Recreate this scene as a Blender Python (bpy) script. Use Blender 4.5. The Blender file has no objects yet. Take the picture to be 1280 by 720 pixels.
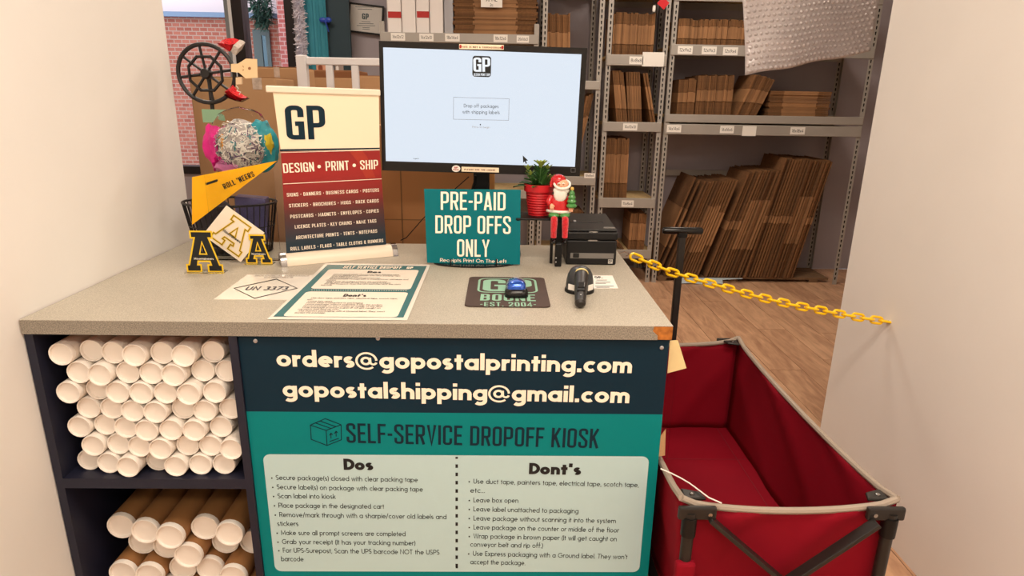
import bpy, math, random
from mathutils import Vector, Matrix
random.seed(7)
S = bpy.context.scene
COL = S.collection
R_ = math.radians
V = Vector

# ------------------------------------------------------------------ camera
F, CX, CY = 802.0, 640.0, 360.0            # focal length and centre, 1280x720 pixels
CAM = V((0, 0, 1.40))
_y = V(((627-CX)/F, -(121-CY)/F, -1)).normalized()
_z = -V(((595-CX)/F, -(3052-CY)/F, -1)).normalized()
_z = (_z - _y*_z.dot(_y)).normalized()
_x = _y.cross(_z)
RW = Matrix((_x, _y, _z))                  # world = RW @ camera vector
cam = bpy.data.cameras.new('camera')
cam.sensor_width = 36.0
cam.lens = F/1280*36.0
cam.clip_start = 0.02
camo = bpy.data.objects.new('camera', cam)
COL.objects.link(camo)
camo.matrix_world = Matrix.Translation(CAM) @ RW.to_4x4()
S.camera = camo

# ------------------------------------------------------------------ world, lights, exposure
w = bpy.data.worlds.new('sky'); S.world = w; w.use_nodes = True
bg = w.node_tree.nodes['Background']
bg.inputs[0].default_value = (0.80, 0.90, 1.0, 1); bg.inputs[1].default_value = 2.4
S.view_settings.view_transform = 'Standard'
S.view_settings.look = 'None'
S.view_settings.gamma = 1
S.view_settings.use_curve_mapping = False
S.view_settings.exposure = 0.0
CEIL = 2.95
WARM = (1.0, 0.89, 0.77)
LAMPS = [  # x, y, size x, size y, watts
    (0.25, 0.35, 1.2, 0.6, 36), (-0.35, -1.4, 1.2, 0.6, 27), (0.8, -1.4, 1.2, .6, 18),
    (-0.45, 2.55, 0.6, 0.6, 13), (1.3, 3.7, 1.2, 0.6, 32), (-1.6, 3.7, 1.2, .6, 24),
]
for (lx, ly, sx, sy, p) in LAMPS:
    l = bpy.data.lights.new('ceiling_lamp_light', 'AREA'); l.shape = 'RECTANGLE'
    l.size, l.size_y, l.energy, l.color = sx*.94, sy*.94, p, WARM
    o = bpy.data.objects.new('ceiling_lamp_light', l); COL.objects.link(o); o.location = (lx, ly, CEIL-.03)

# ------------------------------------------------------------------ pixel helpers
def ray(px, py): return RW @ V(((px-CX)/F, -(py-CY)/F, -1))
def atY(px, py, Y):
    r = ray(px, py); return CAM + r*(Y/r.y)
def atZ(px, py, Z):
    r = ray(px, py); return CAM + r*((Z-CAM.z)/r.z)
def atP(px, py, o, n):
    r = ray(px, py); return CAM + r*((o-CAM).dot(n)/r.dot(n))

# ------------------------------------------------------------------ materials
def lin(c):
    return tuple(((v/255)/12.92 if v/255 <= .04045 else ((v/255+.055)/1.055)**2.4) for v in c)
MATS = {}
def mat(name, rgb, rough=.55, metal=0., spec=.5, var=0., scale=8., bump=0., bscale=None, rnd=0., trans=0., alpha=1., stretch=(1, 1, 1), emit=None, coat=0., ior=1.45, sheen=0.):
    if name in MATS: return MATS[name]
    m = bpy.data.materials.new(name); m.use_nodes = True
    nt = m.node_tree; b = nt.nodes['Principled BSDF']
    c = lin(rgb) + (1,)
    b.inputs['Base Color'].default_value = c
    b.inputs['Roughness'].default_value = rough
    b.inputs['Metallic'].default_value = metal
    b.inputs['Specular IOR Level'].default_value = spec
    b.inputs['Transmission Weight'].default_value = trans
    b.inputs['Alpha'].default_value = alpha
    b.inputs['Coat Weight'].default_value = coat
    b.inputs['Sheen Weight'].default_value = sheen
    b.inputs['IOR'].default_value = ior
    if emit is not None:
        b.inputs['Emission Color'].default_value = lin(emit[0]) + (1,)
        b.inputs['Emission Strength'].default_value = emit[1]
    tc = nt.nodes.new('ShaderNodeTexCoord'); mp = nt.nodes.new('ShaderNodeMapping')
    mp.inputs['Scale'].default_value = stretch
    nt.links.new(tc.outputs['Object'], mp.inputs['Vector'])
    if var or rnd:
        nz = nt.nodes.new('ShaderNodeTexNoise'); nz.inputs['Scale'].default_value = scale; nz.inputs['Detail'].default_value = 5
        nt.links.new(mp.outputs[0], nz.inputs['Vector'])
        mr = nt.nodes.new('ShaderNodeMapRange')
        mr.inputs['From Min'].default_value = .3; mr.inputs['From Max'].default_value = .7
        mr.inputs['To Min'].default_value = 1-var; mr.inputs['To Max'].default_value = 1+var
        nt.links.new(nz.outputs['Fac'], mr.inputs['Value'])
        last = mr.outputs[0]
        if rnd:
            oi = nt.nodes.new('ShaderNodeObjectInfo'); m2 = nt.nodes.new('ShaderNodeMapRange')
            m2.inputs['To Min'].default_value = 1-rnd; m2.inputs['To Max'].default_value = 1+rnd
            nt.links.new(oi.outputs['Random'], m2.inputs['Value'])
            mu = nt.nodes.new('ShaderNodeMath'); mu.operation = 'MULTIPLY'
            nt.links.new(last, mu.inputs[0]); nt.links.new(m2.outputs[0], mu.inputs[1]); last = mu.outputs[0]
        hs = nt.nodes.new('ShaderNodeVectorMath'); hs.operation = 'SCALE'
        hs.inputs[0].default_value = c[:3]
        nt.links.new(last, hs.inputs['Scale'])
        nt.links.new(hs.outputs['Vector'], b.inputs['Base Color'])
    if bump:
        nb = nt.nodes.new('ShaderNodeTexNoise'); nb.inputs['Scale'].default_value = bscale or scale*2; nb.inputs['Detail'].default_value = 3
        nt.links.new(mp.outputs[0], nb.inputs['Vector'])
        bp = nt.nodes.new('ShaderNodeBump'); bp.inputs['Strength'].default_value = bump; bp.inputs['Distance'].default_value = .004
        nt.links.new(nb.outputs['Fac'], bp.inputs['Height']); nt.links.new(bp.outputs[0], b.inputs['Normal'])
    MATS[name] = m
    return m

def wood_mat(name, c1, c2, rough=.5):
    m = mat(name, c1, rough); nt = m.node_tree; b = nt.nodes['Principled BSDF']
    tc = nt.nodes.new('ShaderNodeTexCoord'); oi = nt.nodes.new('ShaderNodeObjectInfo')
    ad = nt.nodes.new('ShaderNodeVectorMath'); ad.operation = 'MULTIPLY_ADD'
    cb = nt.nodes.new('ShaderNodeCombineXYZ')
    nt.links.new(oi.outputs['Random'], cb.inputs[0]); nt.links.new(oi.outputs['Random'], cb.inputs[1])
    nt.links.new(cb.outputs[0], ad.inputs[0]); ad.inputs[1].default_value = (37, 91, 0)
    nt.links.new(tc.outputs['Object'], ad.inputs[2])
    mp = nt.nodes.new('ShaderNodeMapping'); mp.inputs['Scale'].default_value = (9, 1.5, 9)
    nt.links.new(ad.outputs[0], mp.inputs[0])
    nz = nt.nodes.new('ShaderNodeTexNoise'); nz.inputs['Scale'].default_value = 1.6; nz.inputs['Detail'].default_value = 7; nz.inputs['Distortion'].default_value = 1.6
    nt.links.new(mp.outputs[0], nz.inputs['Vector'])
    n2 = nt.nodes.new('ShaderNodeTexNoise'); n2.inputs['Scale'].default_value = 9; n2.inputs['Detail'].default_value = 5
    nt.links.new(mp.outputs[0], n2.inputs['Vector'])
    mx = nt.nodes.new('ShaderNodeMath'); mx.operation = 'MULTIPLY_ADD'; mx.inputs[1].default_value = .35
    nt.links.new(n2.outputs['Fac'], mx.inputs[0]); nt.links.new(nz.outputs['Fac'], mx.inputs[2])
    ra = nt.nodes.new('ShaderNodeMath'); ra.operation = 'MULTIPLY_ADD'; ra.inputs[1].default_value = .22
    nt.links.new(oi.outputs['Random'], ra.inputs[0]); nt.links.new(mx.outputs[0], ra.inputs[2])
    cr = nt.nodes.new('ShaderNodeValToRGB')
    cr.color_ramp.elements[0].position = .42; cr.color_ramp.elements[0].color = lin(c2)+(1,)
    cr.color_ramp.elements[1].position = 1.0; cr.color_ramp.elements[1].color = lin(c1)+(1,)
    nt.links.new(ra.outputs[0], cr.inputs[0]); nt.links.new(cr.outputs[0], b.inputs['Base Color'])
    return m

def speckle_mat(name, base, dark, light, scale, rough):
    m = mat(name, base, rough); nt = m.node_tree; b = nt.nodes['Principled BSDF']
    tc = nt.nodes.new('ShaderNodeTexCoord'); nz = nt.nodes.new('ShaderNodeTexNoise')
    nz.inputs['Scale'].default_value = scale; nz.inputs['Detail'].default_value = 3
    nt.links.new(tc.outputs['Object'], nz.inputs['Vector'])
    cr = nt.nodes.new('ShaderNodeValToRGB'); e = cr.color_ramp.elements
    e[0].position = .36; e[0].color = lin(dark)+(1,)
    e[1].position = .64; e[1].color = lin(light)+(1,)
    k = e.new(.5); k.color = lin(base)+(1,)
    nt.links.new(nz.outputs['Fac'], cr.inputs[0])
    n2 = nt.nodes.new('ShaderNodeTexNoise'); n2.inputs['Scale'].default_value = 6; n2.inputs['Detail'].default_value = 4
    nt.links.new(tc.outputs['Object'], n2.inputs['Vector'])
    mr = nt.nodes.new('ShaderNodeMapRange'); mr.inputs['To Min'].default_value = .88; mr.inputs['To Max'].default_value = 1.1
    nt.links.new(n2.outputs['Fac'], mr.inputs['Value'])
    sc = nt.nodes.new('ShaderNodeVectorMath'); sc.operation = 'SCALE'
    nt.links.new(cr.outputs[0], sc.inputs[0]); nt.links.new(mr.outputs[0], sc.inputs['Scale'])
    nt.links.new(sc.outputs[0], b.inputs['Base Color'])
    return m

def brick_mat(name, c1, c2, mortar, scale):
    m = mat(name, c1, .9); nt = m.node_tree; b = nt.nodes['Principled BSDF']
    tc = nt.nodes.new('ShaderNodeTexCoord'); sx = nt.nodes.new('ShaderNodeSeparateXYZ'); cb = nt.nodes.new('ShaderNodeCombineXYZ')
    nt.links.new(tc.outputs['Object'], sx.inputs[0])
    nt.links.new(sx.outputs[0], cb.inputs[0]); nt.links.new(sx.outputs[2], cb.inputs[1])
    br = nt.nodes.new('ShaderNodeTexBrick'); br.inputs['Scale'].default_value = scale
    br.inputs['Color1'].default_value = lin(c1)+(1,); br.inputs['Color2'].default_value = lin(c2)+(1,); br.inputs['Mortar'].default_value = lin(mortar)+(1,)
    br.inputs['Mortar Size'].default_value = .03; br.inputs['Bias'].default_value = 0
    nt.links.new(cb.outputs[0], br.inputs['Vector']); nt.links.new(br.outputs[0], b.inputs['Base Color'])
    return m

def grad_mat(name, stops, z0, z1, rough=.5):
    """printed colour gradient along the object's own height"""
    m = mat(name, stops[0][1], rough); nt = m.node_tree; b = nt.nodes['Principled BSDF']
    tc = nt.nodes.new('ShaderNodeTexCoord'); sx = nt.nodes.new('ShaderNodeSeparateXYZ'); nt.links.new(tc.outputs['Object'], sx.inputs[0])
    mr = nt.nodes.new('ShaderNodeMapRange'); mr.inputs['From Min'].default_value = z0; mr.inputs['From Max'].default_value = z1
    nt.links.new(sx.outputs[2], mr.inputs['Value'])
    cr = nt.nodes.new('ShaderNodeValToRGB'); e = cr.color_ramp.elements
    e[0].position, e[0].color = stops[0][0], lin(stops[0][1])+(1,)
    e[1].position, e[1].color = stops[-1][0], lin(stops[-1][1])+(1,)
    for p, c in stops[1:-1]:
        k = e.new(p); k.color = lin(c)+(1,)
    nt.links.new(mr.outputs[0], cr.inputs[0]); nt.links.new(cr.outputs[0], b.inputs['Base Color'])
    return m

# ------------------------------------------------------------------ mesh builder
class MB:
    def __init__(s): s.v, s.f, s.mi, s.cur = [], [], [], 0
    def add(s, vs, fs):
        o = len(s.v); s.v += [V(p) for p in vs]
        for f in fs: s.f.append(tuple(i+o for i in f)); s.mi.append(s.cur)
        return s
    def box(s, lo, hi):
        x0, y0, z0 = lo; x1, y1, z1 = hi
        return s.add([(x0,y0,z0),(x1,y0,z0),(x1,y1,z0),(x0,y1,z0),(x0,y0,z1),(x1,y0,z1),(x1,y1,z1),(x0,y1,z1)],
                     [(0,3,2,1),(4,5,6,7),(0,1,5,4),(1,2,6,5),(2,3,7,6),(3,0,4,7)])
    def obox(s, c, ax, ay, az):   # oriented box, half vectors
        c, ax, ay, az = V(c), V(ax), V(ay), V(az)
        vs = [c+ax*i+ay*j+az*k for (i, j, k) in ((-1,-1,-1),(1,-1,-1),(1,1,-1),(-1,1,-1),(-1,-1,1),(1,-1,1),(1,1,1),(-1,1,1))]
        return s.add(vs, [(0,3,2,1),(4,5,6,7),(0,1,5,4),(1,2,6,5),(2,3,7,6),(3,0,4,7)])
    def beam(s, a, b, wx, wy, up=(0, 0, 1)):
        a, b = V(a), V(b); d = (b-a); u = V(up)
        if abs(d.normalized().dot(u)) > .98: u = V((0, 1, 0))
        sx = d.cross(u).normalized(); sy = sx.cross(d).normalized()
        return s.obox((a+b)/2, sx*wx/2, sy*wy/2, d/2)
    def tube(s, pts, r, n=8, cap=True, closed=False):
        pts = [V(p) for p in pts]; m = len(pts); rs = r if isinstance(r, (list, tuple)) else [r]*m
        ref = None; vs = []
        for i, p in enumerate(pts):
            if closed: t = (pts[(i+1) % m]-pts[i-1]).normalized()
            else: t = (pts[min(i+1, m-1)]-pts[max(i-1, 0)]).normalized()
            if ref is None:
                ref = V((0, 0, 1)) if abs(t.z) < .9 else V((1, 0, 0))
            a = (ref - t*ref.dot(t)).normalized(); ref = a; b = t.cross(a)
            vs += [p + (a*math.cos(2*math.pi*k/n)+b*math.sin(2*math.pi*k/n))*rs[i] for k in range(n)]
        fs = []
        for i in range(m if closed else m-1):
            j = (i+1) % m
            for k in range(n): fs.append((i*n+k, i*n+(k+1) % n, j*n+(k+1) % n, j*n+k))
        if cap and not closed:
            fs.append(tuple(range(n-1, -1, -1))); fs.append(tuple(range((m-1)*n, m*n)))
        return s.add(vs, fs)
    def lathe(s, prof, c=(0, 0, 0), n=20, ax=None, ay=None, az=None):
        c = V(c); ax = V(ax or (1,0,0)); ay = V(ay or (0,1,0)); az = V(az or (0,0,1))
        vs = []
        for (r, z) in prof:
            vs += [c+ax*(r*math.cos(2*math.pi*k/n))+ay*(r*math.sin(2*math.pi*k/n))+az*z for k in range(n)]
        fs = []
        for i in range(len(prof)-1):
            for k in range(n): fs.append((i*n+k, i*n+(k+1) % n, (i+1)*n+(k+1) % n, (i+1)*n+k))
        if prof[0][0] > 1e-5: fs.append(tuple(range(n-1, -1, -1)))
        if prof[-1][0] > 1e-5: fs.append(tuple(range((len(prof)-1)*n, len(prof)*n)))
        return s.add(vs, fs)
    def ell(s, c, rx, ry, rz, n=16, m=10, ax=None, ay=None, az=None):
        prof = [(math.cos(t), math.sin(t)) for t in [(-90+180*i/m)*math.pi/180 for i in range(m+1)]]
        prof = [(max(r, 1e-6), z) for r, z in prof]
        ax = V(ax or (1,0,0)); ay = V(ay or (0,1,0)); az = V(az or (0,0,1))
        return s.lathe(prof, c, n, ax*rx, ay*ry, az*rz)
    def prism(s, poly, off):   # poly: 3D points of a planar outline, off: thickness vector
        off = V(off); n = len(poly); p = [V(q) for q in poly]
        return s.add(p+[q+off for q in p], [tuple(range(n-1, -1, -1)), tuple(range(n, 2*n))]+[(i, (i+1) % n, (i+1) % n+n, i+n) for i in range(n)])
    def grid(s, fn, nu, nv):
        vs = [fn(i/nu, j/nv) for j in range(nv+1) for i in range(nu+1)]
        fs = [(j*(nu+1)+i, j*(nu+1)+i+1, (j+1)*(nu+1)+i+1, (j+1)*(nu+1)+i) for j in range(nv) for i in range(nu)]
        return s.add(vs, fs)

def mesh_of(name, mb, mats, origin=(0, 0, 0), smooth=False):
    o = V(origin)
    me = bpy.data.meshes.new(name)
    me.from_pydata([tuple(p-o) for p in mb.v], [], mb.f)
    for m in (mats if isinstance(mats, (list, tuple)) else [mats]): me.materials.append(m)
    if len(me.materials) > 1: me.polygons.foreach_set('material_index', mb.mi)
    if smooth:
        me.polygons.foreach_set('use_smooth', [True]*len(me.polygons))
        me.set_sharp_from_angle(angle=R_(40))
    me.update()
    return me
def root_of(o):
    while o.parent: o = o.parent
    return o
def finish(o, bev=0., seg=2, solid=0.):
    if solid:
        m = o.modifiers.new('solid', 'SOLIDIFY'); m.thickness = solid; m.offset = 0
    if bev:
        m = o.modifiers.new('bevel', 'BEVEL'); m.width = bev; m.segments = seg; m.limit_method = 'ANGLE'; m.angle_limit = R_(40)
    return o
def part(name, mb, m, parent, smooth=False, bev=0., seg=2, solid=0., label=None, kind=None):
    o = bpy.data.objects.new(name, mesh_of(name, mb, m, root_of(parent).location, smooth))
    COL.objects.link(o); o.parent = parent
    if label: o['label'] = label
    if kind: o['kind'] = kind
    return finish(o, bev, seg, solid)
def thing(name, label, cat, loc=(0, 0, 0), group=None):
    o = bpy.data.objects.new(name, None); COL.objects.link(o); o.location = loc; o.empty_display_size = .05
    o['label'] = label; o['category'] = cat
    if group: o['group'] = group
    return o
def solo(name, mb, m, label, cat, loc=(0, 0, 0), group=None, smooth=False, bev=0., seg=2, solid=0., kind=None):
    o = bpy.data.objects.new(name, mesh_of(name, mb, m, loc, smooth)); COL.objects.link(o); o.location = loc
    o['label'] = label; o['category'] = cat
    if group: o['group'] = group
    if kind: o['kind'] = kind
    return finish(o, bev, seg, solid)
def struct(name, mb=None, m=None, loc=(0, 0, 0), label=None, cat=None, bev=0.):
    if mb is None:
        o = bpy.data.objects.new(name, None); COL.objects.link(o); o.location = loc
    else:
        o = bpy.data.objects.new(name, mesh_of(name, mb, m, loc)); COL.objects.link(o); o.location = loc
    o['kind'] = 'structure'
    if label: o['label'] = label
    if cat: o['category'] = cat
    return finish(o, bev)
def copy_part(src, parent, matrix=None, name=None):
    c = src.copy(); COL.objects.link(c); c.parent = parent
    if matrix is not None: c.matrix_local = matrix
    return c

# ------------------------------------------------------------------ lettering (stroke alphabets)
def arc(cx, cy, rx, ry, a0, a1, n=10):
    return [(cx+rx*math.cos(R_(a0+(a1-a0)*i/n)), cy+ry*math.sin(R_(a0+(a1-a0)*i/n))) for i in range(n+1)]
def geo(ch, w):
    """round geometric alphabet, cap height 1; returns (paths, width)"""
    h = w/2; x = .68; r = (x-w)/2; cy = x/2; c = h+r; D = 2*r+w
    ring = lambda cx: (arc(cx, cy, r, r, 0, 360, 20)[:-1], True)
    l = lambda *p: (list(p), False)
    ac = r*.88; k = x-h-ac
    T = 1-h; M = .52
    if ch == ' ': return [], .30
    if ch == 'a': return [ring(c), l((c+r, 0), (c+r, x))], D
    if ch == 'b': return [ring(c), l((h, 0), (h, 1.02))], D
    if ch == 'c': return [(arc(c, cy, r, r, 48, 312, 16), False)], D*.86
    if ch == 'd': return [ring(c), l((c+r, 0), (c+r, 1.02))], D
    if ch == 'e': return [(arc(c, cy, r, r, 0, 312, 18), False), l((h, cy), (c+r+h*.8, cy))], D
    if ch == 'f': return [(([(h+.1, 0)]+arc(h+.1+.15, .85-h+.14, .15, .17, 180, 95, 6)), False), l((0, x-h), (.42, x-h))], .4
    if ch == 'g': return [ring(c), (([(c+r, x)]+arc(c, -.02, r, r*.8, 0, -140, 10)), False)], D
    if ch == 'h': return [l((h, 0), (h, 1.02)), ((arc(h+ac, k, ac, ac, 180, 0, 10)+[(h+2*ac, 0)]), False)], 2*ac+w
    if ch == 'i': return [l((h, 0), (h, x)), l((h, .81), (h, .81+max(w*.95, .13)))], w
    if ch == 'j': return [l((h, -.2), (h, x)), l((h, .8), (h, .8+max(w, .13)))], w
    if ch == 'k': return [l((h, 0), (h, 1.02)), l((h, .26), (.46+h*.6, x)), l((.2, .36), (.50+h*.6, 0))], .52+h*.6
    if ch == 'l': return [l((h, 0), (h, 1.02))], w
    if ch == 'm':
        a = ac*.86; k2 = x-h-a
        return [l((h, 0), (h, x)), ((arc(h+a, k2, a, a, 180, 0, 8)+[(h+2*a, 0)]), False), ((arc(h+3*a, k2, a, a, 180, 0, 8)+[(h+4*a, 0)]), False)], 4*a+w
    if ch == 'n': return [l((h, 0), (h, x)), ((arc(h+ac, k, ac, ac, 180, 0, 10)+[(h+2*ac, 0)]), False)], 2*ac+w
    if ch == 'o': return [ring(c)], D
    if ch == 'p': return [ring(c), l((h, -.27), (h, x))], D
    if ch == 'q': return [ring(c), l((c+r, -.27), (c+r, x))], D
    if ch == 'r': return [l((h, 0), (h, x)), (arc(h+ac, k, ac, ac, 180, 70, 6), False)], ac+w*.9
    if ch == 's':
        q = (x-w)/4; sx = q*1.25
        return [(arc(h+sx, x-h-q, sx, q, 40, 270, 10)+arc(h+sx, h+q, sx, q, 90, -140, 10)[1:], False)], 2*sx+w
    if ch == 't': return [l((h+.1, 0), (h+.1, .9)), l((0, x-h), (.2+w, x-h))], .2+w
    if ch == 'u': return [([(h, x)]+arc(h+ac, h+ac, ac, ac, 180, 360, 10)+[(h+2*ac, x)], False)], 2*ac+w
    if ch == 'v': return [l((h*.9, x), (.28+h*.3, 0), (.56-h*.3, x))], .56
    if ch == 'w': return [l((h*.8, x), (.24, 0), (.43, x), (.62, 0), (.86-h*.8, x))], .86
    if ch == 'x': return [l((h, 0), (.54-h, x)), l((h, x), (.54-h, 0))], .54
    if ch == 'y': return [l((h*.9, x), (.29, .02)), l((.16, -.27), (.56-h*.5, x))], .56
    if ch == 'z': return [l((.02, x-h), (.46, x-h), (.05, h), (.5, h))], .5
    if ch == '@':
        k_ = min(1, .11/w); ro = .47; ri = .19
        return [(arc(.5, .42, ro, ro, -50, -360+4, 28), False, k_), (arc(.47, .42, ri, ri, 0, 360, 18)[:-1], True, k_*1.15),
                ([(.67, .62), (.68, .34)]+arc(.82, .36, .14, .14, 180, 350, 7)[1:], False, k_)], 1.04
    if ch in '.,': return [l((h*1.1, 0 if ch == '.' else -.12), (h*1.1, max(w*1.1, .13)))], w*1.2
    if ch == '-': return [l((0, .36), (.3, .36))], .3
    if ch == '_': return [l((0, 0), (.5, 0))], .5
    if ch == '/': return [l((0, -.1), (.38, 1.05))], .4
    if ch == ':': return [l((h, 0), (h, .13)), l((h, .45), (h, .58))], w
    if ch == '(': return [(arc(.42, .42, .36, .66, 125, 235, 8), False)], .22
    if ch == ')': return [(arc(-.2, .42, .36, .66, 55, -55, 8), False)], .2
    if ch in "'’": return [l((h*1.1, .68), (h*1.2, 1.02))], w*1.2
    if ch == '*': return [l((.12, .32), (.12, .54))], .24
    if ch == '&': return [(arc(.3, .76, .16, .18, -60, 240, 12), False), l((.18, .62), (.62, 0)), (arc(.28, .26, .22, .23, 110, 400, 12), False)], .64
    # capitals
    if ch == 'A': return [l((h*.7, 0), (.38, 1-h*.4), (.76-h*.7, 0)), l((.17, .27), (.6, .27))], .76
    if ch == 'B': return [l((h, 0), (h, 1)), ([(h, T)]+arc(.34, (T+M)/2, .16, (T-M)/2, 90, -90, 8)+[(h, M)], False), ([(h, M)]+arc(.36, (h+M)/2, .19, (M-h)/2, 90, -90, 8)+[(h, h)], False)], .6
    if ch in 'CGOQ':
        ro = .5-h; cx = .5
        if ch == 'C': return [(arc(cx, .5, ro, ro, 45, 315, 18), False)], .86
        if ch == 'G': return [(arc(cx, .5, ro, ro, 45, 360, 20)+[(.55, .5)], False)], .98
        p = [(arc(cx, .5, ro, ro, 0, 360, 24)[:-1], True)]
        return (p+([l((.6, .3), (.95, 0))] if ch == 'Q' else [])), 1.0
    if ch == 'D': return [l((h, 0), (h, 1)), ([(h, T)]+arc(.26, .5, .42-h*.4, T-.5, 90, -90, 14)+[(h, h)], False)], .7
    if ch == 'E': return [l((h, 0), (h, 1)), l((h, T), (.5, T)), l((h, .5), (.47, .5)), l((h, h), (.5, h))], .5
    if ch == 'F': return [l((h, 0), (h, 1)), l((h, T), (.5, T)), l((h, .5), (.46, .5))], .48
    if ch == 'H': return [l((h, 0), (h, 1)), l((.7-h, 0), (.7-h, 1)), l((h, .5), (.7-h, .5))], .7
    if ch == 'I': return [l((h, 0), (h, 1))], w
    if ch == 'J': return [([(.4-h, 1)]+arc(.2, .2, .2-h*.5, .2-h, 0, -150, 8), False)], .4
    if ch == 'K': return [l((h, 0), (h, 1)), l((h, .36), (.62, 1)), l((.24, .52), (.66, 0))], .66
    if ch == 'L': return [l((h, 1), (h, h), (.48, h))], .48
    if ch == 'M': return [l((h, 0), (h*1.3, 1-h), (.46, .2), (.92-h*1.3, 1-h), (.92-h, 0))], .92
    if ch == 'N': return [l((h, 0), (h, 1-h*.6), (.74-h, h*.6), (.74-h, 1))], .74
    if ch == 'P': return [l((h, 0), (h, 1)), ([(h, T)]+arc(.36, (T+.42)/2, .22, (T-.42)/2, 90, -90, 10)+[(h, .42)], False)], .6
    if ch == 'R': return [l((h, 0), (h, 1)), ([(h, T)]+arc(.36, (T+.45)/2, .22, (T-.45)/2, 90, -90, 10)+[(h, .45)], False), l((.3, .45), (.6, 0))], .62
    if ch == 'S':
        q = (1-w)/4; sx = .25-h*.3
        return [(arc(h+sx, T-q, sx, q, 35, 270, 12)+arc(h+sx, h+q, sx, q, 90, -145, 12)[1:], False)], 2*sx+w
    if ch == 'T': return [l((.3, 0), (.3, 1)), l((0, T), (.6, T))], .6
    if ch == 'U': return [([(h, 1)]+arc(.34, .34, .34-h, .34-h, 180, 360, 12)+[(.68-h, 1)], False)], .68
    if ch == 'V': return [l((h*.7, 1), (.37, h*.4), (.74-h*.7, 1))], .74
    if ch == 'W': return [l((h*.7, 1), (.28, h*.4), (.52, 1-h*.4), (.76, h*.4), (1.04-h*.7, 1))], 1.04
    if ch == 'X': return [l((h, 0), (.68-h, 1)), l((h, 1), (.68-h, 0))], .68
    if ch == 'Y': return [l((h*.6, 1), (.33, .46), (.66-h*.6, 1)), l((.33, .46), (.33, 0))], .66
    if ch == 'Z': return [l((.03, T), (.56, T), (.06, h), (.6, h))], .6
    if ch == '0': return [(arc(.3, .5, .3-h, .5-h, 0, 360, 18)[:-1], True)], .6
    if ch == '1': return [l((.05, .84), (.22, 1-h*.3), (.22, 0))], .32
    if ch == '2': return [(arc(.29, .71, .27-h*.4, .29-h, 165, -35, 10)+[(.06, h), (.58, h)], False)], .58
    if ch == '3': return [(arc(.26, .74, .24-h*.3, .26-h, 150, -90, 10), False), (arc(.26, .27, .28-h*.3, .27-h*.6, 90, -150, 10), False)], .54
    if ch == '4': return [l((.44, 0), (.44, 1), (.05, .26), (.62, .26))], .62
    if ch == '5': return [([(.52, T), (.14, T), (.1, .56)]+arc(.26, .32, .28-h*.4, .32-h*.8, 110, -150, 10)[1:], False)], .56
    if ch == '6': return [(arc(.3, .31, .3-h, .31-h, 0, 360, 16)[:-1], True), l((.07, .42), (.4, 1))], .6
    if ch == '7': return [l((.02, T), (.54, T), (.18, 0))], .56
    if ch == '8': return [(arc(.3, .74, .24-h*.4, .26-h, 0, 360, 14)[:-1], True), (arc(.3, .27, .3-h, .27-h*.4, 0, 360, 14)[:-1], True)], .6
    if ch == '9': return [(arc(.3, .69, .3-h, .31-h, 0, 360, 16)[:-1], True), l((.53, .58), (.2, 0))], .6
    return [l((0, h), (.4, h))], .45
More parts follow.
